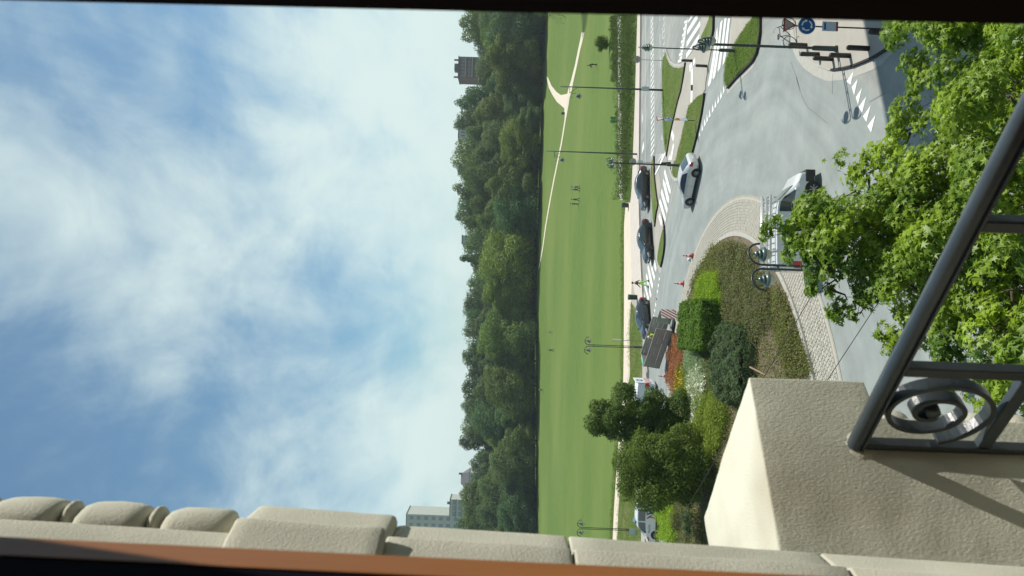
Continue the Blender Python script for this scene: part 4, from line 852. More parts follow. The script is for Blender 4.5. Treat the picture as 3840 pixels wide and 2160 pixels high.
def interp_st(S_, k=4):
    out = []; n = len(S_)
    for i in range(n - 1):
        p0, p1, p2, p3 = S_[max(i - 1, 0)], S_[i], S_[i + 1], S_[min(i + 2, n - 1)]
        for j in range(k):
            t = j / k; out.append(tuple(p1[c] + (p2[c] - p1[c]) * t if c == 0 else .5 * ((2 * p1[c]) + (-p0[c] + p2[c]) * t + (2 * p0[c] - 5 * p1[c] + 4 * p2[c] - p3[c]) * t * t + (-p0[c] + 3 * p1[c] - 3 * p2[c] + p3[c]) * t ** 3) for c in range(6)))
    out.append(S_[-1]); return out
def at_x(F, x):
    for a, b in zip(F, F[1:]):
        if a[0] >= x >= b[0]:
            t = (a[0] - x) / (a[0] - b[0] + 1e-9); return tuple(a[c] + (b[c] - a[c]) * t for c in range(6))
    return F[0] if x > F[0][0] else F[-1]
def patch(F, x0, x1, t0, t1, side, off=.008, nx=10, nt=5, skew0=0, skew1=0):
    """window patch; skew leans its ends with the pillars"""
    mb = MB(); 
    for i in range(nx + 1):
        for j in range(nt + 1):
            v = j / nt; xa = x0 + skew0 * v; xb = x1 + skew1 * v; x = xa + (xb - xa) * i / nx; st = at_x(F, x); y, z = ring_pt(st, t0 + (t1 - t0) * v)
            mb.v.append((x, side * (y + off), z + off * .4))
    for i in range(nx):
        for j in range(nt): k = i * (nt + 1) + j; mb.f.append((k, k + 1, k + nt + 2, k + nt + 1))
    return mb
def topglass(F, x0, x1, tt=6.15, off=.010, n=8):
    mb = MB(); m = 9
    for i in range(n + 1):
        x = x0 + (x1 - x0) * i / n; st = at_x(F, x)
        for j in range(m):
            u = -1 + 2 * j / (m - 1); t = 8 - abs(u) * (8 - tt); y, z = ring_pt(st, t); mb.v.append((x + .004 * (1 if x0 > x1 else -1), math.copysign(y, u) if u else 0, z + off))
    for i in range(n):
        for j in range(m - 1): k = i * m + j; mb.f.append((k, k + 1, k + m + 1, k + m))
    return mb
def wheel(parent, x, y, r, w, rim=M_rim, spokes=7, side=1):
    t = MB(); t.lathe([(r * .62, -w / 2), (r * .9, -w / 2), (r, -w * .34), (r, w * .34), (r * .9, w / 2), (r * .62, w / 2)], 24, axis='Y'); tw = t.build('wheel', M_tyre, parent, smooth=True); tw.location = (x, y, r)
    d = MB(); yy = side * w * .30; d.lathe([(0, yy), (r * .60, yy), (r * .66, side * w * .5), (r * .60, side * w * .47)], 24, axis='Y'); d.build('rim_well', M_rimd, tw, smooth=False)
    s = MB()
    for k in range(spokes):
        a = 2 * math.pi * k / spokes; s.tube([(r * .1 * math.cos(a), side * w * .44, r * .1 * math.sin(a)), (r * .62 * math.cos(a), side * w * .47, r * .62 * math.sin(a))], r * .072, 4)
    s.lathe([(0, side * w * .50), (r * .15, side * w * .48), (r * .16, side * w * .3)], 12, axis='Y'); s.build('rim', rim, tw); return tw
def car(name, label, cat, ST, paint, wb, r=.325, win=None, scr=None, rear=None, rim=M_rim, plate=True, lights=True, mir=None):
    root = empty(name, label=label, cat=cat); F = interp_st(ST); mb = MB(); ts = [0, 1, 2, 2.5, 3, 3.5, 4, 4.5, 5, 5.5, 6, 6.5, 7, 8]; n = len(ts); m = 2 * n - 2
    for st in F:
        h = [ring_pt(st, t) for t in ts]; mb.v += [(st[0], y, z) for y, z in h] + [(st[0], -y, z) for y, z in h[1:-1][::-1]]
    for i in range(len(F) - 1):
        for k in range(m): mb.f.append((i * m + k, i * m + (k + 1) % m, (i + 1) * m + (k + 1) % m, (i + 1) * m + k))
    mb.f += [tuple(range(m)), tuple(range((len(F) - 1) * m, len(F) * m))]
    b = mb.build('body', paint, root, smooth=True); e = b.modifiers.new('e', 'EDGE_SPLIT'); e.split_angle = math.radians(40)
    hw = max(s[4] for s in ST)
    for sd in (1, -1):
        for w in win or []: patch(F, w[0], w[1], w[2], w[3], sd, skew0=w[4], skew1=w[5]).build('window', M_glass, root, smooth=True)
        for x in (wb / 2, -wb / 2):
            st = at_x(F, x); a = MB(); rr = r * 1.16
            a.v = [(x + rr * math.cos(q), sd * (at_x(F, x + rr * math.cos(q))[4] + .006), max(.14, r + rr * math.sin(q))) for q in np.linspace(-.75, math.pi + .75, 22)]; a.f = [tuple(range(22))]; a.build('wheel_arch', M_black, root)
            wheel(root, x, sd * (st[4] - .085), r, .21, rim, side=sd)
        if mir: mm = MB(); mm.box((mir[0], sd * (hw + .07), mir[1]), (.13, .17, .12)); mm.build('mirror', paint, root, bevel=.03)
        if lights:
            f = at_x(F, ST[0][0] - .22); l = patch(F, ST[0][0] - .02, ST[0][0] - .42, 3.25, 4.1, sd, .012, 5, 3); l.build('headlight', M_lampg, root, smooth=True)
            l = patch(F, ST[-1][0] + .34, ST[-1][0] + .015, 3.2, 4.15, sd, .012, 5, 3); l.build('taillight', M_redl, root, smooth=True)
        # door seams and sill
        for xs in (wb * .30, -.12, -wb * .36):
            l = patch(F, xs, xs - .012, 2.1, 4.0, sd, .003, 1, 5); l.build('door_seam', M_black, root)
        l = patch(F, wb / 2 - r * 1.1, -wb / 2 + r * 1.1, 1.1, 2.0, sd, .006, 6, 2); l.build('sill', M_black, root)
    if scr: topglass(F, *scr).build('windscreen', M_scr, root, smooth=True)
    if rear: topglass(F, *rear).build('rear_window', M_scr, root, smooth=True)
    if plate:
        for x, s_ in ((ST[0][0] + .012, 1), (ST[-1][0] - .012, -1)):
            p = MB(); p.box((x, 0, .48 if s_ > 0 else .62), (.02, .5, .11)); p.build('number_plate', M_plate, root)
        g = MB(); g.box((ST[0][0] - .0, 0, .36), (.05, .95, .13)); g.build('grille', M_black, root, bevel=.02)
    return root
def put_car(o, rear, front, halfw, z=0.0):
    a = Vector(G(*rear, z)); b = Vector(G(*front, z)); h = (b - a).normalized(); n = Vector((-h.y, h.x)); n = n if n.y > 0 else -n; c = (a + b) / 2 + n * (halfw - .02)
    o.location = (c.x, c.y, z); o.rotation_euler = (0, 0, math.atan2(h.y, h.x)); return o
coupe = [(2.14, .36, .52, .60, .58, .45), (2.04, .22, .62, .72, .76, .60), (1.62, .19, .74, .86, .86, .66), (1.02, .19, .84, .95, .885, .70), (.45, .19, .89, 1.22, .89, .64), (.0, .19, .91, 1.38, .89, .59), (-.55, .19, .92, 1.42, .89, .57), (-1.1, .19, .94, 1.36, .89, .56), (-1.62, .20, .95, 1.16, .87, .58), (-2.0, .26, .92, .98, .80, .62), (-2.12, .34, .84, .90, .72, .58), (-2.16, .44, .70, .76, .66, .5)]
sedan = [(2.30, .38, .55, .62, .60, .45), (2.20, .24, .64, .73, .78, .60), (1.70, .20, .78, .88, .87, .66), (1.02, .20, .88, .97, .89, .70), (.45, .20, .92, 1.24, .89, .64), (-.0, .20, .93, 1.40, .89, .59), (-.6, .20, .94, 1.44, .89, .57), (-1.15, .20, .95, 1.36, .89, .56), (-1.65, .22, .96, 1.10, .87, .60), (-2.15, .28, .94, 1.00, .80, .62), (-2.26, .36, .84, .90, .74, .58), (-2.30, .44, .66, .74, .68, .5)]
M_silver = mat('silver_paint', (.60, .61, .61), .28, metal=.3, coat=.6); M_grey = mat('dark_grey_paint', (.055, .055, .060), .25, metal=.4, coat=.7); M_blk = mat('black_paint', (.012, .015, .019), .2, coat=.8); M_blue = mat('black_blue_paint', (.012, .018, .025), .2, coat=.8)
WN = [(.72, -.42, 4.15, 5.85, -.42, 0), (-.47, -1.35, 4.15, 5.85, 0, .38)]
c1 = car('parked_car', 'silver two-door coupe driving round the roundabout, largest car in view', 'car', coupe, M_silver, 2.62, .335, [(.78, -1.28, 4.15, 5.8, -.46, .34)], (.98, .22), (-1.18, -1.92), mir=(.72, .98)); c1.name = 'silver_car'
put_car(c1, ('o', 2628, 647), ('o', 2603, 759), .88)
c2 = car('sedan_car', 'dark grey saloon with multi-spoke wheels on the far road, hindmost of the three dark cars', 'car', sedan, M_grey, 2.65, .325, WN, (.98, .22), (-1.15, -1.75), mir=(.7, .98)); put_car(c2, ('o', 2437, 651), ('o', 2438.5, 739), .88)
c3 = car('sedan_car', 'black saloon with grey wheels between two thin grass islands, middle of the three dark cars', 'car', sedan, M_blk, 2.7, .33, WN, (.98, .22), (-1.15, -1.75), rim=M_rimd, mir=(.7, .98)); put_car(c3, ('o', 2446, 842), ('o', 2453, 935), .88)
c4 = car('hatchback_car', 'glossy blue-black car right beside the open grey trailer', 'car', coupe, M_blue, 2.65, .33, WN, (.98, .22), (-1.18, -1.92), mir=(.7, .98)); put_car(c4, ('o', 2437, 1134), ('o', 2445, 1222), .88)

# ---- vans
vanS = [(2.45, .38, .60, .70, .72, .55), (2.35, .25, .80, .95, .88, .70), (1.75, .22, 1.05, 1.22, .94, .74), (1.25, .22, 1.12, 1.62, .95, .76), (.85, .22, 1.15, 1.93, .95, .80), (.0, .22, 1.18, 2.0, .95, .82), (-1.2, .22, 1.18, 2.0, .95, .82), (-2.2, .22, 1.18, 1.98, .95, .82), (-2.4, .24, 1.15, 1.93, .93, .80), (-2.44, .36, 1.1, 1.85, .90, .78)]
M_vwhite = mat('van_white', (.66, .67, .66), .3, coat=.5); M_vsil = mat('van_silver', (.58, .60, .60), .35, metal=.15, coat=.5)
# white police van with striped flank
pv = car('police_van', 'white police van with red white and blue chevron stripes on its flank', 'van', vanS, M_vwhite, 3.0, .34, [(1.50, .42, 4.15, 5.75, -.38, 0), (.30, -.75, 4.15, 5.75, 0, 0), (-.85, -2.1, 4.15, 5.75, 0, 0)], (1.72, .98), mir=(1.42, 1.15))
a_ = G('o', 2470, 2007)
pv.location = (a_[0] + 1.5, a_[1] + .9, 0); pv.rotation_euler = (0, 0, math.pi + .02)
M_navy = mat('navy_stripe', (.02, .03, .12), .5); M_redp = mat('red_stripe', (.55, .04, .04), .5); M_bluep = mat('blue_stripe', (.03, .10, .40), .5)
Fp = interp_st(vanS)
for sd in (1, -1):
    for k in range(7):
        xx = .10 - k * .17; m_ = (M_redp, M_vwhite, M_navy, M_vwhite, M_navy, M_vwhite, M_navy)[k]
        for t0, t1, s0 in ((2.1, 3.0, -.16), (3.0, 3.9, .16)):
            q = patch(Fp, xx if s0 < 0 else xx - .16, (xx if s0 < 0 else xx - .16) - .13, t0, t1, sd, .007, 2, 3, s0, s0); q.build('stripe', m_, pv)
    t_ = patch(Fp, 2.2, 1.7, 3.6, 4.0, sd, .007, 2, 2); t_.build('stripe', M_redp, pv)
def text(s_, size, m_, parent, loc, rot, name='lettering', ext=.002):
    cu = bpy.data.curves.new(name, 'FONT'); cu.body = s_; cu.size = size; cu.align_x = 'CENTER'; cu.align_y = 'CENTER'; cu.extrude = ext
    t = bpy.data.objects.new(name, cu); COL.objects.link(t); t.data.materials.append(m_)
    dg = bpy.context.evaluated_depsgraph_get(); me = bpy.data.meshes.new_from_object(t.evaluated_get(dg)); bpy.data.objects.remove(t); o = bpy.data.objects.new(name, me); COL.objects.link(o); o.parent = parent; o.location = loc; o.rotation_euler = rot; return o
text('POLITIE', .22, M_navy, pv, (.95, .963, .86), (math.pi / 2, 0, math.pi))
lb = MB(); lb.box((.55, 0, 2.07), (.28, 1.1, .12)); lb.build('light_bar', mat('blue_beacon', (.03, .16, .28), .15, coat=.7), pv, bevel=.03)
# silver van with ladders under the street tree
sv = car('silver_van', 'silver van carrying ladders on a roof rack, half hidden by the street tree', 'van', [(s[0] * .93,) + s[1:] for s in vanS], M_vsil, 2.85, .34, [(1.46, .36, 4.15, 5.75, -.38, 0)], (1.62, .92), mir=(1.40, 1.15))
nose = G('o', 3059, 738); sv.location = (3.55, 34.75, 0); sv.rotation_euler = (0, 0, .07)
bp = MB(); bp.box((2.20, 0, .46), (.30, 1.80, .46)); bp.box((2.0, .90, .5), (.5, .08, .4)); bp.box((2.0, -.90, .5), (.5, .08, .4)); bp.build('bumper', M_black, sv, bevel=.06)
M_alu = mat('bare_aluminium', (.62, .62, .60), .4, metal=.6)
rk = empty('roof_ladder', (3.55, 34.75, 2.02), .07, 'pale aluminium ladders strapped on the roof of the silver van', 'ladder')
for x in (1.0, -.2, -1.4, -2.1):
    m_ = MB(); m_.box((x, 0, .10), (.06, 1.7, .05)); m_.box((x, .8, .03), (.06, .05, .12)); m_.box((x, -.8, .03), (.06, .05, .12)); m_.build('rack_bar', M_alu, rk)
for y0 in (-.62, -.05):
    for dy in (0, .42):
        m_ = MB(); m_.box((-.55, y0 + dy, .165), (3.4, .045, .07)); m_.build('ladder_rail', M_alu, rk)
    for k in range(12):
        m_ = MB(); m_.box((-2.1 + k * .28, y0 + .21, .165), (.04, .38, .03)); m_.build('rung', M_alu, rk)
for y0 in (.52, .66):
    m_ = MB(); m_.tube([(-2.3, y0, .17), (1.3, y0, .17)], .04, 8); m_.build('pole', M_alu, rk, smooth=True)
# white truck with blue arrow board
M_vpale = mat('box_white', (.62, .65, .68), .5)
tk = car('white_truck', 'white works truck with a blue arrow board and red white stripes at its rear', 'truck', [(s[0], s[1], s[2], s[3] * .97, s[4], s[5]) for s in vanS], M_vpale, 3.0, .34, [(1.50, .42, 4.15, 5.75, -.38, 0)], (1.72, .98))
q = G('o', 2466, 1430, 0); tk.location = (q[0] - 2.5, q[1] + .9, 0); tk.rotation_euler = (0, 0, math.pi - .15)
bd = MB(); bd.box((-2.50, 0, 1.62), (.05, 1.7, .95)); bd.build('arrow_board', M_plate, tk, bevel=.02)
m_ = MB(); m_.lathe([(0, -2.535), (.33, -2.535), (.34, -2.53)], 24, axis='X', c=(0, 0, 0)); ab = m_.build('blue_disc', mat('sign_blue', (.02, .16, .50), .4), tk); ab.location = (0, .05, 1.62)
m_ = MB(); m_.v = [(-2.545, .05 + a, 1.62 + b) for a, b in ((-.22, .0), (0, -.2), (.0, -.08), (.2, -.08), (.2, .08), (0, .08), (0, .2))]; m_.f = [tuple(range(7))]; m_.build('arrow', M_plate, tk)
def chevrons(parent, x, y0, y1, z0, z1, n=7, face=-1, nm='stripe', mred=None):
    base = MB(); base.box((x, (y0 + y1) / 2, (z0 + z1) / 2), (.03, y1 - y0, z1 - z0)); base.build('striped_board', M_plate, parent)
    w = (y1 - y0) / n; sl_ = (z1 - z0) * .7; xx = x + face * .019
    for k in range(-2, n):
        ya = y0 + k * w; poly = [(ya, z0), (ya + w * .5, z0), (ya + w * .5 + sl_, z1), (ya + sl_, z1)]
        # clip to board
        out = []
        def clip(P_, f, g):
            r = []
            for i in range(len(P_)):
                a, b = P_[i], P_[(i + 1) % len(P_)]; fa, fb = f(a), f(b)
                if fa >= 0: r.append(a)
                if fa * fb < 0: t = fa / (fa - fb); r.append((a[0] + (b[0] - a[0]) * t, a[1] + (b[1] - a[1]) * t))
            return r
        poly = clip(poly, lambda p: p[0] - y0, 0); poly = clip(poly, lambda p: y1 - p[0], 0) if poly else poly
        if len(poly) > 2: mm = MB(); mm.v = [(xx, a, b) for a, b in poly]; mm.f = [tuple(range(len(poly)))]; mm.build(nm, mred or M_redp, parent)
chevrons(tk, -2.50, -.8, .8, .72, 1.1)
for s_ in (-1, 1): l_ = MB(); l_.box((-2.47, s_ * .84, .95), (.06, .1, .3)); l_.build('taillight', M_redl, tk)

# ---- open tipper trailer, raised at the front
M_galv = mat('weathered_grey_metal', (.30, .295, .275), .6, col2=(.38, .37, .345), scale=2, metal=.3, stretch=(1, 1, .3)); M_galvl = mat('bright_plate', (.34, .42, .36), .35, metal=.4)
tA = G('z6', 690, 540, .85); tB_ = G('z6', 520, 1085, .95)
hx = Vector((tB_[0] - tA[0], tB_[1] - tA[1])); TLN = 3.75; ang = math.radians(152)
tr = empty('tipper_trailer', (tA[0], tA[1] + .1, 0), ang, 'grey corrugated open tipper trailer tilted up at the front, behind the block hedge', 'trailer')
tilt = Matrix.Rotation(math.radians(-9), 3, 'Y')
def tb(name, c, d, m_, bev=0, raw=False):
    mm = MB()
    if raw: mm.box(c, d)
    else: mm.box(tuple(tilt @ Vector(c) + Vector((0, 0, .85))), d, M=tilt)
    return mm.build(name, m_, tr, bevel=bev)
Lc, Wc, Hc = 3.75, 1.9, 1.28       # local x = towards the drawbar, y = towards the camera is +y when ang > 90
tb('bed', (Lc / 2, -Wc / 2, 0), (Lc, Wc, .06), M_galv)
for y in (0, -Wc): 
    for k in range(6): tb('side_panel', (Lc / 2, y + (.035 if y == 0 else -.035) * (k % 2), .03 + Hc * (k + .5) / 6), (Lc, .04, Hc / 6 - .012), M_galv, .006)
    tb('side_post', (.03, y, Hc / 2), (.07, .075, Hc + .04), M_galv); tb('side_post', (Lc - .03, y, Hc / 2), (.07, .075, Hc + .04), M_galv); tb('top_rail', (Lc / 2, y, Hc + .03), (Lc, .07, .05), M_galv)
tb('front_panel', (Lc, -Wc / 2, Hc / 2), (.04, Wc - .05, Hc), M_galv)
rg = tb('rear_flap', (-.62, -Wc / 2, Hc * .48), (1.15, .03, Hc * .92), M_galvl)
mm = MB(); mm.box((Lc / 2 + .3, -Wc / 2, .55), (Lc + 1.6, .9, .12)); mm.build('chassis', M_black, tr); mm = MB(); mm.tube([(Lc + .9, -Wc / 2 + .3, .5), (Lc + 1.9, -Wc / 2, .45)], .05, 6); mm.tube([(Lc + .9, -Wc / 2 - .3, .5), (Lc + 1.9, -Wc / 2, .45)], .05, 6); mm.build('drawbar', M_black, tr)
for x in (1.5, 2.3):
    for y, s_ in ((-.1, 1), (-Wc + .1, -1)): wheel(tr, x, y, .33, .2, M_rimd, side=s_)
mm = MB(); mm.tube([(1.9, -.9, .5), (1.9, -.9, 1.2)], .06, 8); mm.build('ram', M_chrome, tr)
cb = empty('striped_board_rear', (0, 0, 0), 0); cb.parent = tr; cb.name = 'warning_board'; cb.location = (-1.3, -.65, .55); cb.rotation_euler = (0, 0, math.radians(158))
M_dred = mat('faded_red', (.26, .03, .04), .6)
chevrons(cb, 0, -.55, .35, .0, 1.25, 3, 1, 'stripe', M_dred); chevs = cb
# ================================================================== STREET LAMPS
M_lp = mat('dark_green_lamp', (.022, .034, .032), .4, col2=(.03, .045, .042), scale=6); M_lsh = mat('lamp_shade_green', (.07, .12, .105), .35, coat=.3); M_lgl = mat('lamp_glass', (.62, .60, .54), .25, trans=.3)
def double_lamp(label, H=6.2, R_=.40):
    root = empty('street_lamp', label=label, cat='street lamp', group='double-headed street lamps')
    b = MB(); b.lathe([(0, 0), (.15, 0), (.15, .06), (.115, .1), (.11, 1.0), (.09, 1.06), (.05, 1.12), (.0, 1.12)], 12); b.build('base', M_lp, root, smooth=True)
    for s in (-1, 1):
        p = MB(); pts = [(s * .075, 0, 1.0), (s * .075, 0, H - R_)] + [(s * (.075 + R_ - R_ * math.cos(a)), 0, H - R_ + R_ * math.sin(a)) for a in np.linspace(.2, math.pi * 1.02, 12)]
        p.tube(pts, .036, 8); p.build('pole', M_lp, root, smooth=True)
        hc = (s * (.075 + R_), 0, H - R_)
        l = MB(); l.tube([(hc[0], 0, H), (hc[0], 0, H - .22)], .022, 6); l.lathe([(.03, .20), (.10, .17), (.11, .12), (.055, .10)], 14, c=hc); l.lathe([(.05, .10), (.15, .07), (.17, .02), (.06, 0)], 14, c=hc)
        l.lathe([(.06, 0), (.22, -.03), (.25, -.10), (.245, -.12), (.0, -.10)], 18, c=hc); l.build('lamp_shade', M_lsh, root, smooth=True)
        g = MB(); g.lathe([(.20, -.115), (.15, -.28), (.06, -.36), (0, -.36)], 16, c=hc); g.build('lamp_glass', M_lgl, root, smooth=True)
    for z in (2.2, 3.8, 5.3): c_ = MB(); c_.box((0, 0, z), (.17, .05, .04)); c_.build('clamp', M_lp, root)
    return root
L1 = double_lamp('double-headed lamp with its foot on the near corner pavement among the bollards'); g_ = G('o', 3138, 183, .12); L1.location = (g_[0], g_[1], .12); L1.rotation_euler = (0, 0, math.radians(88))
def lampcopy(pt, rz, label, z=.12, sc=1):
    q = G(*pt, z); return copy_to(L1, (q[0], q[1], z), rz, label, sc)
lampcopy(('o', 2760, 190), math.radians(72), 'double-headed lamp whose foot stands on the wedge-shaped grass island')
lampcopy(('o', 2548, 620), math.radians(52), 'double-headed lamp standing beside the tail of the silver car')
l4 = lampcopy(('o', 2419, 1303), math.radians(0), 'double-headed lamp on the verge beside the open trailer')
l5 = lampcopy(('o', 2388, 1988), math.radians(-4), 'double-headed lamp with a pale notice on its post above the police van')
l6 = copy_to(L1, (.98, 24.0, 0.1), math.radians(28), 'nearest double-headed lamp, its foot hidden in the street tree')
def hang_lamp(label, H, rz):
    root = empty('lamp_post', label=label, cat='street lamp', group='tall single lamp posts'); m_ = MB(); m_.tube([(0, 0, 0), (0, 0, H * .35), (0, 0, H * .36), (0, 0, H)], [.10, .09, .075, .05], 10); m_.build('pole', M_lp, root, smooth=True)
    a = MB(); a.tube([(0, 0, H - .9), (.75, 0, H - .9)], .03, 6); a.tube([(0, 0, H - 1.7), (.75, 0, H - .9)], .022, 6); a.build('arm', M_lp, root)
    a = MB(); a.tube([(.75 + .3 - .3 * math.cos(t), 0, H - .9 - .3 + .3 * math.sin(t) - .1) for t in np.linspace(-.6, 2.6, 12)], .025, 6); a.build('hook', M_lp, root)
    hc = (1.1, 0, H - 1.75); l = MB(); l.lathe([(.04, .25), (.14, .2), (.15, .12), (.07, .1), (.20, .05), (.21, .0), (.1, -.02), (.29, -.10), (.29, -.14), (0, -.12)], 16, c=hc); l.build('lamp_shade', M_lsh, root, smooth=True); g = MB(); g.lathe([(.24, -.14), (.15, -.28), (0, -.34)], 16, c=hc); g.build('lamp_glass', M_lgl, root, smooth=True); return root
def topz(pt, D): return AT(*pt, D).z
s1 = hang_lamp('tall dark post with one hanging lamp on the long grass island', 9.9, math.pi); q = G('o', 2486, 338, .12); s1.location = (q[0], q[1], .12); s1.rotation_euler = (0, 0, math.radians(205))
q = G('o', 2389, 578, .12); copy_to(s1, (q[0], q[1], .12), math.radians(205), 'tall dark post with one hanging lamp on the far pavement above the grey saloon', 1.06)
# ================================================================== SIGNS
M_sback = mat('sign_back_grey', (.33, .31, .26), .6); M_spost = mat('sign_post_grey', (.22, .22, .21), .5, metal=.4); M_dpost = mat('dark_sign_post', (.07, .06, .055), .5)
M_sred = mat('sign_red', (.32, .05, .035), .5); M_sbl = mat('sign_blue_disc', (.015, .10, .28), .4); M_swh = mat('sign_white', (.75, .75, .73), .5); M_map = mat('map_panel', (.42, .50, .58), .5, col2=(.55, .60, .64), scale=6); M_amber = mat('amber_panel', (.48, .22, .02), .5)
def disc(name, r, m_, parent, loc, y=0.0, n=28, th=.012):
    d = MB(); d.lathe([(0, -th), (r, -th), (r, th), (0, th)], n, axis='Y'); o = d.build(name, m_, parent); o.location = loc; return o
def plate(name, w, h, m_, parent, loc, th=.012, pts=None):
    d = MB(); pts = pts or [(-w / 2, -h / 2), (w / 2, -h / 2), (w / 2, h / 2), (-w / 2, h / 2)]; d.hexa([(a, th, b) for a, b in pts], [(a, -th, b) for a, b in pts]); o = d.build(name, m_, parent); o.location = loc; return o
def post(root, h, r=.035, m_=None): m = MB(); m.tube([(0, .05, 0), (0, .05, h)], r, 8); return m.build('post', m_ or M_spost, root, smooth=True)
# roundabout direction sign + give way at near corner (front faces -y local)
def give_way(parent, z, w, back=False):
    h = w * .87; plate('triangle_border', 0, 0, M_sred, parent, (0, 0, z), .012, [(-w / 2, h / 2), (w / 2, h / 2), (0, -h / 2)][::-1]); plate('triangle_face', 0, 0, M_sback if back else M_swh, parent, (0, -.015, z + .03 * w), .004, [(-w * .36, h * .34), (w * .36, h * .34), (0, -h * .30)][::-1])
def roundel(parent, z, r):
    disc('roundel_rim', r, M_swh, parent, (0, 0, z)); disc('roundel', r * .95, M_sbl, parent, (0, -.008, z))
    for k in range(3):
        a0 = math.radians(120 * k + 20); arc = [a0 + math.radians(72) * i / 8 for i in range(9)]; m = MB(); ri, ro = r * .48, r * .62
        for a in arc: m.v += [(ri * math.cos(a), 0, ri * math.sin(a)), (ro * math.cos(a), 0, ro * math.sin(a))]
        m.f = [(2 * i, 2 * i + 1, 2 * i + 3, 2 * i + 2) for i in range(8)]; rm = r * .55; t = a0; d_ = (math.sin(t), -math.cos(t)); n_ = (math.cos(t), math.sin(t)); k0 = len(m.v)
        for a, b in ((0, r * .18), (0, -r * .18), (r * .28, 0)): m.v.append(((rm + b) * n_[0] + a * d_[0], 0, (rm + b) * n_[1] + a * d_[1]))
        m.f.append((k0, k0 + 1, k0 + 2)); o = m.build('arrow', M_swh, parent); o.location = (0, -.024, z)
def sign_at(name, pt, label, z=.12, rz=0, cat='road sign'):
    q = G(*pt, z); return empty(name, (q[0], q[1], z), rz, label, cat), q
r_, q = sign_at('road_sign', ('o', 3322, 107), 'blue roundabout roundel and give-way triangle on one post at the near corner')
def zof(px, py, D): return AT('o', px, py, D).z - .12
D = q[1]; post(r_, zof(2935, 92, D), .03, M_dpost); give_way(r_, zof(2962, 96, D), .62 if False else (170 / 3.814) / FPX * D * 1.25, True); rr = (125 / 3.814) / FPX * D; roundel(r_, zof(3025, 96, D), rr)
zc_ = zof(3112, 107, D); pw = .36; plate('map_panel', (135 / 3.814) / FPX * D, (220 / 3.814) / FPX * D, M_map, r_, (0, -.01, zc_)); plate('red_band', (130 / 3.814) / FPX * D, .07, M_sred, r_, (0, -.03, zc_ - .26)); plate('blue_band', (100 / 3.814) / FPX * D, .07, M_sbl, r_, (0, -.03, zc_ + .2))
# backs of round signs
def round_back(pt, top, label, z, plate_=False, r=.24):
    s_, q = sign_at('round_sign', pt, label, z); D = q[1]; zc_ = AT('o', *top, D).z - z; post(s_, zc_, .025); disc('disc', r, M_sback, s_, (0, 0, zc_)); m = MB(); m.box((0, -.03, zc_), (.4, .02, .02)); m.build('bracket', M_dpost, s_)
    if plate_: plate('small_panel', .34, .48, M_map, s_, (0, -.02, AT('o', 2401, 608, D).z - z))
    return s_
round_back(('o', 2484, 226), (2389, 233), 'back of a round sign on a thin post at the tip of the long island', .12, r=.345)
round_back(('o', 2442, 609), (2373, 604), 'back of a round sign with a small pale panel beside the grey saloon', .12, True, r=.38)
# panel on tall lamp post (part of that post)
D = s1.location.y; plate('notice_panel', .42, .72, M_map, s1, (0, 0, 0)); pn = [c for c in s1.children if c.name.startswith('notice_panel')][0]; pn.rotation_euler = (0, 0, -math.radians(205)); pn.location = (.04, .14, AT('o', 2419, 337, D).z - .12)
pw_ = AT('o', 2370, 2000, l5.location.y); plate('notice_panel', .62, .82, M_map, l5, (-.12, -.15, pw_.z - .12 - .1))
# sign cluster on the island, seen edge-on
s_, q = sign_at('road_sign', ('o', 2607, 450), 'give-way triangle, blue roundel and amber plate seen obliquely on an island post', .12, math.radians(52)); D = q[1]
def zz(px, py): return AT('o', px, py, D).z - .12
post(s_, zz(2465, 455), .028, M_dpost); give_way(s_, zz(2478, 455), .78); roundel(s_, zz(2507, 454), .34); plate('amber_plate', .40, .36, M_amber, s_, (0, -.01, zz(2540, 456))); plate('map_panel', .42, .52, M_map, s_, (0, -.01, zz(2564, 456))); disc('dot', .07, M_black, s_, (0, -.03, zz(2541, 456)))
# leaning post of edge-on signs by the verge
s_, q = sign_at('road_sign', ('o', 2411, 1278), 'leaning grey sign post seen edge-on next to the verge lamp', .12, math.radians(80)); post(s_, 3.0, .03); plate('panel', .5, .9, M_sback, s_, (0, 0, 2.7)); s_.rotation_euler = (0, math.radians(2), math.radians(80))
# green park board
s_, q = sign_at('park_board', ('o', 2322, 450), 'green double information board at the edge of the lawn', .08); M_grn = mat('board_green', (.02, .20, .07), .5)
k_ = q[1] / FPX; plate('panel', 9.3 * k_, 24 * k_, M_grn, s_, (-6.5 * k_, 0, 21 * k_)); plate('panel', 9.3 * k_, 24 * k_, M_grn, s_, (6.5 * k_, 0, 21 * k_)); post(s_, 30 * k_, .04, M_black)
# ---- bollards
bo = MB(); bo.lathe([(0, 0), (.105, 0), (.105, .80), (.09, .85), (.06, .88), (0, .885)], 14); b0 = bo.build('bollard', mat('black_bollard', (.022, .017, .017), .5, col2=(.03, .024, .022), scale=9), smooth=True)
BO = [(('o', 3025, 170), 'black bollard of the corner pavement standing highest toward the bicycle'), (('o', 3071, 204), 'black bollard at the kerb curve, in front of the one by the lamp shaft'), (('o', 3123, 221), 'black bollard closest to the roadway at the corner pavement'), (('o', 3188, 209), 'black bollard just in front of the lamp foot on the corner pavement'), (('o', 3258, 182), 'black bollard standing alone on the corner pavement, its shadow reaching the dark kerb'), (('o', 3346, 122), 'black bollard standing in the building shade next to the street tree'),
      (('o', 2597, 228), 'black bollard at the cycle crossing by the tip of the long grass island'), (('o', 2652, 248), 'black bollard at the cycle crossing beside the long white stripes'), (('o', 2515, 611), 'slightly leaning black bollard in front of the double lamp by the silver car')]
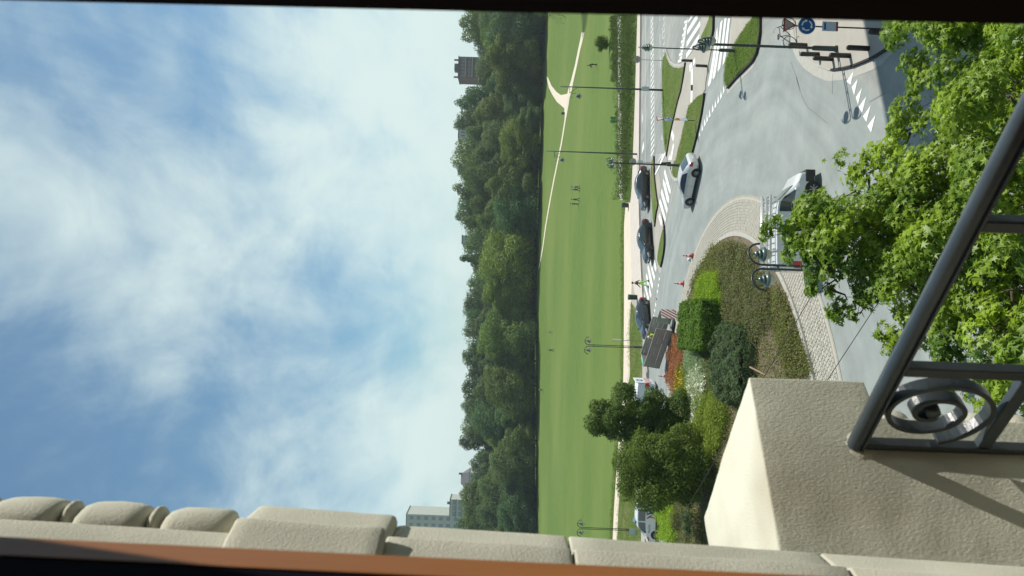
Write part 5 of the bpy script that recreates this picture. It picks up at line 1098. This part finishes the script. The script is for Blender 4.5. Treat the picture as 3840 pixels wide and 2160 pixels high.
for k, (pt, lab) in enumerate(BO):
    zg = .12 if k < 6 else .05; q = G(*pt, zg); o = b0 if not k else b0.copy()
    if k: COL.objects.link(o)
    o.location = (q[0], q[1], zg); o.rotation_euler = (0, (.02, -.01, .01, 0, .01, 0, 0, .02, -.10)[k], 0); tag(o, lab, 'bollard', 'black bollards')
# ---- traffic cones
def cone(label):
    r = empty('traffic_cone', label=label, cat='traffic cone', group='red and white traffic cones'); m_ = MB(); m_.box((0, 0, .02), (.42, .42, .04)); m_.build('foot', M_black, r, bevel=.01)
    MR = mat('cone_red', (.75, .05, .035), .45)
    for nm, z0, z1, mm in (('cone_body', .04, .28, MR), ('reflective_band', .281, .43, M_swh), ('cone_body', .431, .56, MR), ('reflective_band', .561, .62, M_swh), ('cone_tip', .621, .78, MR)):
        f = lambda z: .15 - .125 * z / .78; c_ = MB(); c_.lathe([(0, z0), (f(z0), z0), (f(z1), z1), (0, z1)], 16); c_.build(nm, mm, r, smooth=False)
    return r
CN = [(('o', 2600, 960), 'traffic cone nearest the rounded end of the apron, a pale stone lying beside it'), (('o', 2564, 1064), 'middle traffic cone along the apron, level with the worker on foot'), (('o', 2535, 1178), 'traffic cone right in front of the striped board of the trailer'), (('o', 2500, 1411), 'traffic cone beside the white works truck behind the shrubs')]
for k, (pt, lab) in enumerate(CN):
    q = G(*pt); o = cone(lab) if not k else copy_to(o0, (0, 0, 0), 0, lab)
    if not k: o0 = o
    o.location = (q[0], q[1], .0 + (.06 if k < 1 else .004)); o.rotation_euler = (0, 0, k * .4)
m_ = MB(); m_.lathe([(0, 0), (.12, .02), (.15, .1), (.1, .19), (0, .21)], 9); st = m_.build('pale_stone', M_plate, smooth=True); q = G('z5', 1285, 690); st.location = (q[0], q[1], .01); tag(st, 'rounded pale object on the asphalt beside the first cone', 'stone')
# ---- litter bins
def bin_(pt, label, z, h, w=.42):
    q = G(*pt, z); r = empty('litter_bin', (q[0], q[1], z), 0, label, 'litter bin'); m_ = MB(); m_.lathe([(0, .0), (w / 2 * .9, .0), (w / 2, h * .9), (0, h * .9)], 14); m_.build('body', mat('bin_dark_green', (.015, .028, .024), .5), r, smooth=False); m_ = MB(); m_.lathe([(w / 2 + .02, h * .9), (w / 2 + .03, h * .93), (w / 2, h), (0, h)], 14); m_.build('rim', mat('bin_rim', (.05, .12, .09), .4), r); return r
bin_(('o', 2357, 770), 'dark litter bin with a green rim at the corner of the lawn path', .12, .88, .6); bin_(('o', 2389, 1115), 'dark litter bin on the pavement right behind the blue-black car', .12, 1.0, .6)
q = GT('o', 2118, 425); b_ = bin_(('o', 2357, 770), 'small dark litter bin beside the fork of the lawn path', .12, .9, .7); b_.location = q
# ---- low posts across the cobble strip
lp = MB(); lp.tube([(0, 0, 0), (0, 0, .45)], .05, 6); lp0 = lp.build('low_post', M_black)
for k, (x, y) in enumerate(((2331, 324), (2331, 364), (2332, 409), (2333, 459), (2334, 505))):
    q = G('o', x, y, .1); o = lp0 if not k else lp0.copy()
    if k: COL.objects.link(o)
    o.location = (q[0], q[1], .08); tag(o, 'low dark post on the pale cobble strip, ' + ('nearest the corner of the dark frame', 'second from the dark frame', 'between the hanging lamp and the green board', 'just in front of the green board', 'just past the green board')[k], 'post', 'low posts along the cobble strip')
# ---- bicycle by the sign
M_bk = mat('bicycle_dark', (.03, .028, .028), .4); M_chr = mat('bicycle_chrome', (.7, .7, .68), .25, metal=.7)
q = G('n2', 365, 262, .12); bc = empty('bicycle', (q[0] + .15, q[1] + .35, .12), math.radians(12), 'parked dark bicycle with a pale handlebar behind the roundel sign', 'bicycle')
for x, nm in ((-.2, 'wheel'), (.85, 'wheel')):
    m_ = MB(); m_.tube([(x + .33 * math.cos(t), 0, .34 + .33 * math.sin(t)) for t in np.linspace(0, 2 * math.pi, 25)], .019, 6, False); w_ = m_.build(nm, M_tyre, bc, smooth=True)
    m_ = MB()
    for k in range(10): t = 2 * math.pi * k / 10; m_.tube([(x, 0, .34), (x + .32 * math.cos(t), 0, .34 + .32 * math.sin(t))], .003, 3, False)
    m_.build('spokes', M_chr, w_)
m_ = MB()
for a, b in (((-.2, 0, .34), (.22, 0, .30)), ((.22, 0, .30), (.10, 0, .82)), ((.10, 0, .80), (.62, 0, .85)), ((.22, 0, .30), (.64, 0, .75)), ((-.2, 0, .34), (.12, 0, .78)), ((.60, 0, .95), (.85, 0, .34))): m_.tube([a, b], .02, 6)
m_.build('frame', M_bk, bc, smooth=True)
m_ = MB(); m_.tube([(.45, -.28, 1.03), (.58, -.2, 1.03), (.60, 0, 1.0), (.58, .2, 1.03), (.45, .28, 1.03)], .016, 6); m_.build('handlebar', M_chr, bc, smooth=True); m_ = MB(); m_.box((.08, 0, .90), (.27, .14, .07)); m_.build('saddle', M_bk, bc, bevel=.02)
m_ = MB(); m_.box((-.28, 0, .72), (.38, .15, .02)); m_.tube([(-.2, .06, .34), (-.35, .06, .71)], .01, 4); m_.build('carrier', M_chr, bc)
# ---- wooden stake, overhead cables
st_ = MB(); a = Vector(G('q', 888, 922, .3) + (.3,)); b = Vector((a.x + .4, a.y + .2, 1.5)); 
q = G('q', 886, 930, .35); m_ = MB(); m_.tube([(0, 0, 0), (.35, 1.35, .6)], .05, 7); o = m_.build('wooden_stake', mat('stake_wood', (.30, .20, .14), .8)); o.location = (q[0], q[1], .4); tag(o, 'pale brown wooden stake in the bare soil of the bed near the pier', 'stake')
def cable(p, q, label, sag=.25, r=.012):
    m_ = MB(); m_.tube([p.lerp(q, t) + Vector((0, 0, -sag * math.sin(math.pi * t))) for t in np.linspace(0, 1, 14)], r, 5, False); o = m_.build('overhead_cable', M_black); return tag(o, label, 'cable')
cable(AT('o', 3480, 850, 14), AT('o', 3040, 1520, 15), 'thin dark cable crossing in front of the near road beside the pier', .0, .009)
cable(AT('o', 3060, 1080, 22), AT('o', 2440, 2140, 30), 'thin dark cable slanting over the planted bed and the hidden side of the pier', .0, .012)

# ================================================================== PEOPLE
def skinmesh(name, J, E, Rd, m_, parent, sub=1):
    me = bpy.data.meshes.new(name); me.from_pydata([tuple(j) for j in J], E, []); me.update(); o = bpy.data.objects.new(name, me); COL.objects.link(o); o.parent = parent; me.materials.append(m_)
    sm = o.modifiers.new('skin', 'SKIN'); sm.use_smooth_shade = True
    if not me.skin_vertices:
        bpy.context.view_layer.objects.active = o; bpy.ops.mesh.customdata_skin_add()
    for i, r in enumerate(Rd): me.skin_vertices[0].data[i].radius = r if isinstance(r, tuple) else (r, r)
    me.skin_vertices[0].data[0].use_root = True
    ss = o.modifiers.new('sub', 'SUBSURF'); ss.levels = sub; ss.render_levels = sub; return o
SKINM = mat('skin', (.42, .25, .18), .6)
def person(loc, rz, label, top, legs, hair=(.03, .02, .015), pose='stand', scale=1.0, group=None, helmet=None):
    r = empty('person', loc, rz, label, 'person', group); r.scale = (scale,) * 3
    lean = {'stand': 0, 'walk': .04, 'bend': .75, 'lean': .35}[pose]; st = {'stand': .06, 'walk': .28, 'bend': .1, 'lean': .12}[pose]
    def up(h, s=0): d = h - .95; return (math.sin(lean) * d, s, .95 + math.cos(lean) * d)
    pel = (0, 0, .95); ch = up(1.22); sh = up(1.40); nk = up(1.50); hd = up(1.63); tp = up(1.74)
    aL = {'stand': .03, 'walk': .22, 'bend': .25, 'lean': .3}[pose]
    def arm(s, sw): S0 = up(1.40, s * .17); e = Vector(S0) + Vector((sw * .5, s * .07, -.27)); h = e + Vector((sw * .9 + .06, 0, -.24)); return S0, tuple(e), tuple(h), tuple(h + Vector((.02, 0, -.09)))
    A, B = arm(1, aL), arm(-1, aL if pose in ('bend', 'lean') else -aL)
    def leg(s, f): return (0, s * .09, .90), (f * .45 + .03, s * .10, .50), (f, s * .11, .09), (f + .15, s * .12, .045)
    Lg, Rg = leg(1, st), leg(-1, -st)
    J = [pel, ch, sh, nk, hd, tp] + list(A) + list(B) + list(Lg) + list(Rg)
    E = [(0, 1), (1, 2), (2, 3), (3, 4), (4, 5), (2, 6), (6, 7), (7, 8), (8, 9), (2, 10), (10, 11), (11, 12), (12, 13), (0, 14), (14, 15), (15, 16), (16, 17), (0, 18), (18, 19), (19, 20), (20, 21)]
    Rd = [(.13, .10), (.14, .10), (.12, .09), .052, (.085, .10), .06, .055, .042, .032, .03, .055, .042, .032, .03, .085, .06, .04, .035, .085, .06, .04, .035]
    skinmesh('body', J, E, Rd, SKINM, r)
    mt = mat('cloth_%d' % (hash(top) % 99999), top, .85, col2=tuple(c * .8 for c in top), scale=9); ml = mat('cloth_%d' % (hash(legs) % 99999), legs, .85, col2=tuple(c * .8 for c in legs), scale=9)
    J2 = [pel, ch, sh, A[0], A[1], tuple(Vector(A[1]).lerp(Vector(A[2]), .85)), B[0], B[1], tuple(Vector(B[1]).lerp(Vector(B[2]), .85))]
    skinmesh('jacket', J2, [(0, 1), (1, 2), (2, 3), (3, 4), (4, 5), (2, 6), (6, 7), (7, 8)], [(.155, .125), (.17, .125), (.15, .105), .072, .058, .048, .072, .058, .048], mt, r)
    J3 = [(0, 0, .98), Lg[0], Lg[1], Lg[2], Rg[0], Rg[1], Rg[2]]; skinmesh('trousers', J3, [(0, 1), (1, 2), (2, 3), (0, 4), (4, 5), (5, 6)], [(.145, .115), .105, .08, .062, .105, .08, .062], ml, r)
    for s in (Lg, Rg): m_ = MB(); m_.box((s[2][0] + .06, s[2][1], .045), (.27, .10, .09)); m_.build('shoe', M_black, r, bevel=.03)
    m_ = MB(); m_.lathe([(0, .125), (.06, .115), (.105, .06), (.112, 0), (.10, -.05)], 12); h = m_.build('helmet' if helmet else 'hair', mat('hair_%d' % (hash(helmet or hair) % 9999), helmet or hair, .7), r, smooth=True); h.location = (hd[0] - .012, 0, hd[2] + .02); h.rotation_euler = (0, lean, 0); 
    m_ = MB(); m_.box((0, 0, 0), (.03, .03, .035)); n_ = m_.build('nose', SKINM, r, bevel=.008); n_.location = (hd[0] + .105, 0, hd[2]); return r
q = G('z5', 480, 1150); person((q[0], q[1], .01), math.radians(160), 'worker in dark top and hi-vis green trousers walking on the far crossing', (.055, .05, .06), (.35, .75, .12), pose='walk')
w1 = AT('z6', 385, 585, 62.6); person((w1.x, w1.y, .95), math.radians(-120), 'worker in hi-vis yellow jacket leaning inside the trailer', (.62, .85, .06), (.2, .25, .08), pose='bend', scale=.95, helmet=(.75, .74, .66))
w2 = AT('z6', 250, 735, 66.5); person((w2.x, w2.y, .12), math.radians(-95), 'worker in green top bending over the far side of the trailer', (.05, .42, .24), (.03, .04, .05), pose='bend')
m_ = MB(); pts = [AT('z6', 258, 850, 66.0), AT('z6', 262, 920, 65.7), AT('z6', 268, 990, 65.4), AT('z6', 285, 1050, 65.0)]; m_.tube(pts, [.05, .09, .08, .04], 7); o = m_.build('green_tarpaulin', mat('tarp_green', (.05, .45, .28), .5), smooth=True); tag(o, 'green tarpaulin roll along the top edge of the tipper trailer', 'tarpaulin')
PP = [(('o', 2239, 242), 'person in black leaning forward as they walk on the lawn below the path fork', (.02, .02, .022), (.02, .02, .022), 'lean'), (('o', 2174, 702), 'person in a pale top walking beside someone in blue on the lawn', (.55, .55, .52), (.04, .05, .07), 'walk'), (('o', 2175, 711), 'person in a blue top walking close beside a pale-topped one on the lawn', (.03, .07, .32), (.03, .04, .06), 'walk'),
      (('o', 2173, 748), 'person in dark grey walking just ahead of one in black on the lawn', (.06, .06, .07), (.05, .05, .06), 'walk'), (('o', 2170, 765), 'person dressed all in black standing at the end of the walking group on the lawn', (.015, .015, .017), (.02, .02, .022), 'stand'), (('o', 2071, 1246), 'person in a white top walking far out on the lawn', (.6, .6, .6), (.3, .26, .22), 'walk'), (('o', 2078, 1313), 'person in dark clothes walking alone far out on the lawn', (.03, .03, .035), (.03, .03, .035), 'walk'), (('o', 2037, 1462), 'distant runner at the very edge of the lawn under the trees', (.2, .2, .22), (.04, .04, .05), 'walk')]
for pt, lab, a, b, ps in PP: person(GT(*pt), math.radians(random.choice([170, 185, 10])), lab, a, b, pose=ps)

# ================================================================== FAR BUILDINGS
M_brick = mat('red_brick_far', (.21, .135, .12), .9, col2=(.17, .11, .10), scale=1); M_fg = mat('far_glass', (.14, .19, .24), .2, spec=.8); M_wgrey = mat('pale_render', (.46, .47, .44), .85, col2=(.42, .43, .41), scale=.3); M_slate = mat('slate_roof', (.12, .12, .13), .7); M_band = mat('pale_band', (.5, .44, .38), .8)
def tower(name, label, D, yd0, yd1, top, zbase, floors, bays, m_, dep=12, fh=3.0, band=None, rz=0, strip=False):
    a = AT('d', top, yd0, D); b = AT('d', top, yd1, D); x0, x1 = min(a.x, b.x), max(a.x, b.x); zt = (a.z + b.z) / 2; w = x1 - x0; H = zt - zbase
    r = empty(name, ((x0 + x1) / 2, D, zbase), rz, label, 'building'); m = MB(); m.box((0, dep / 2, H / 2), (w, dep, H)); m.build('wall', m_, r)
    w0 = MB(); bw = w / bays; ww = bw * (.78 if strip else .5); w0.box((0, 0, 0), (ww, .12, fh * .5)); first = None
    for f in range(floors):
        for k in range(bays):
            if first is None: first = w0.build('window', M_fg, r); o = first
            else: o = first.copy(); COL.objects.link(o); o.parent = r
            o.location = (-w / 2 + bw * (k + .5), -.04, H - fh * (f + .65))
        if band: s = MB(); s.box((0, -.08, H - fh * (f + 1) - .0), (w + .1, .3, .3)); s.build('floor_band', band, r)
    s = MB(); s.box((0, dep / 2, H + .15), (w + .5, dep + .5, .3)); s.build('roof', M_slate, r); return r, w, H
r_, w, H = tower('brick_tower', 'red brick apartment tower with pale bands rising above the wood', 345, 142, 194, 1154, 5.8, 7, 6, M_brick, 12, 3.15, M_band)
for x, hh, ww in ((.5, 2.2, 3.2),): m = MB(); m.box((x, 4, H + hh / 2), (ww, 4, hh)); m.build('lift_room', M_slate, r_)
for x in (-w / 2 + .8, w / 2 - .8): m = MB(); m.box((x, 3, H + 1.2), (.5, 1.2, 2.4)); m.build('chimney', M_brick, r_)
r_, w, H = tower('white_tower', 'tall pale grey apartment tower at the stucco edge of the view', 420, 1293, 1345, 1022, 5.8, 9, 3, M_wgrey, 16, 4.2)
m = MB(); m.box((-w / 2 + 2, 4, H + 1.4), (2.5, 4, 2.6)); m.build('lift_room', M_slate, r_)
m2 = [('grey_block', 'blue-grey balcony block in front of the white tower', 400, 1256, 1300, 1132, 4, 3, M_wgrey)]
for nm, lab, D, a, b, t, fl, by, m_ in m2: r_, w, H = tower(nm, lab, D, a, b, t, 5.8, fl, by, m_, 10, 3.2, M_slate, strip=True); mm = MB(); mm.box((w * .2, 3, H + .9), (1.2, 1.2, 1.8)); mm.build('chimney', M_brick, r_)
tower('flat_roofed_block', 'flat-roofed pale block glimpsed behind the wood near the bare-crowned tree', 345, 312, 345, 1154, 5.8, 2, 4, M_wgrey, 12, 3.2)
tower('glass_roof_block', 'small pale block showing between treetops beside the pair of conifers', 345, 592, 612, 1163, 5.8, 2, 3, M_wgrey, 12, 3.2)
def gabled(label, D, yd, top, w, h):
    a = AT('d', top, yd, D); r = empty('gabled_house', (a.x, D, 5.8), 0, label, 'house'); H = a.z - 5.8 - h; m = MB(); m.box((0, 4, H / 2), (w, 8, H)); m.build('wall', M_wgrey, r)
    m = MB(); m.add([(-w / 2 - .3, -.3, H), (w / 2 + .3, -.3, H), (w / 2 + .3, 8.3, H), (-w / 2 - .3, 8.3, H), (-w / 2 + w * .2, 4, H + h), (w / 2 - w * .2, 4, H + h)], [(0, 1, 5, 4), (2, 3, 4, 5), (1, 2, 5), (3, 0, 4), (0, 3, 2, 1)]); m.build('roof', M_slate, r)
    m = MB(); m.box((w * .3, 4, H + h * .8), (.8, .8, h * .9)); m.build('chimney', M_brick, r)
    for k in range(3): m = MB(); m.box((-w * .3 + k * w * .3, -.03, H - 1.4), (.9, .1, 1.3)); m.build('window', M_fg, r)
gabled('slate-roofed house with a tall chimney peeping over the wood', 340, 1210, 1158, 8, 4); gabled('lower slate-roofed house peeping over the wood beside its taller neighbour', 345, 1232, 1164, 6, 3)
# tall neighbour on the right whose shade falls across the corner pavement
nb = empty('apartment_building', (23, 23, 0), 0, 'tall rendered building beyond the frame whose shade falls over the corner pavement', 'building')
m = MB(); m.box((9, 0, 16), (18, 24, 32)); m.build('wall', M_wgrey, nb)
w0 = None
for f in range(9):
    for k in range(6):
        if w0 is None: m = MB(); m.box((0, 0, 0), (.1, 1.5, 1.7)); w0 = m.build('window', M_fg, nb); o = w0
        else: o = w0.copy(); COL.objects.link(o); o.parent = nb
        o.location = (-.03, -9.6 + k * 3.8, 3 + f * 3.3)
m = MB(); m.box((9, 0, 32.2), (18.6, 24.6, .4)); m.build('roof', M_slate, nb)
for o in list(bpy.data.objects):
    if 'used' in o.keys(): del o['used']
# ---- thin summer haze over the whole place
hz = bpy.data.materials.new('haze'); hz.use_nodes = True; hn = hz.node_tree.nodes
for n_ in list(hn):
    if n_.type == 'BSDF_PRINCIPLED': hn.remove(n_)
pv_ = hn.new('ShaderNodeVolumePrincipled'); pv_.inputs['Color'].default_value = (.80, .90, 1, 1); pv_.inputs['Density'].default_value = .0002; pv_.inputs['Anisotropy'].default_value = .3
hz.node_tree.links.new(pv_.outputs[0], hn['Material Output'].inputs['Volume'])
m = MB(); m.box((0, 2150, 44), (9100, 4900, 98)); h_ = m.build('haze', hz); tag(h_, 'thin pale haze in the air over lawn and wood', 'haze', kind='stuff')
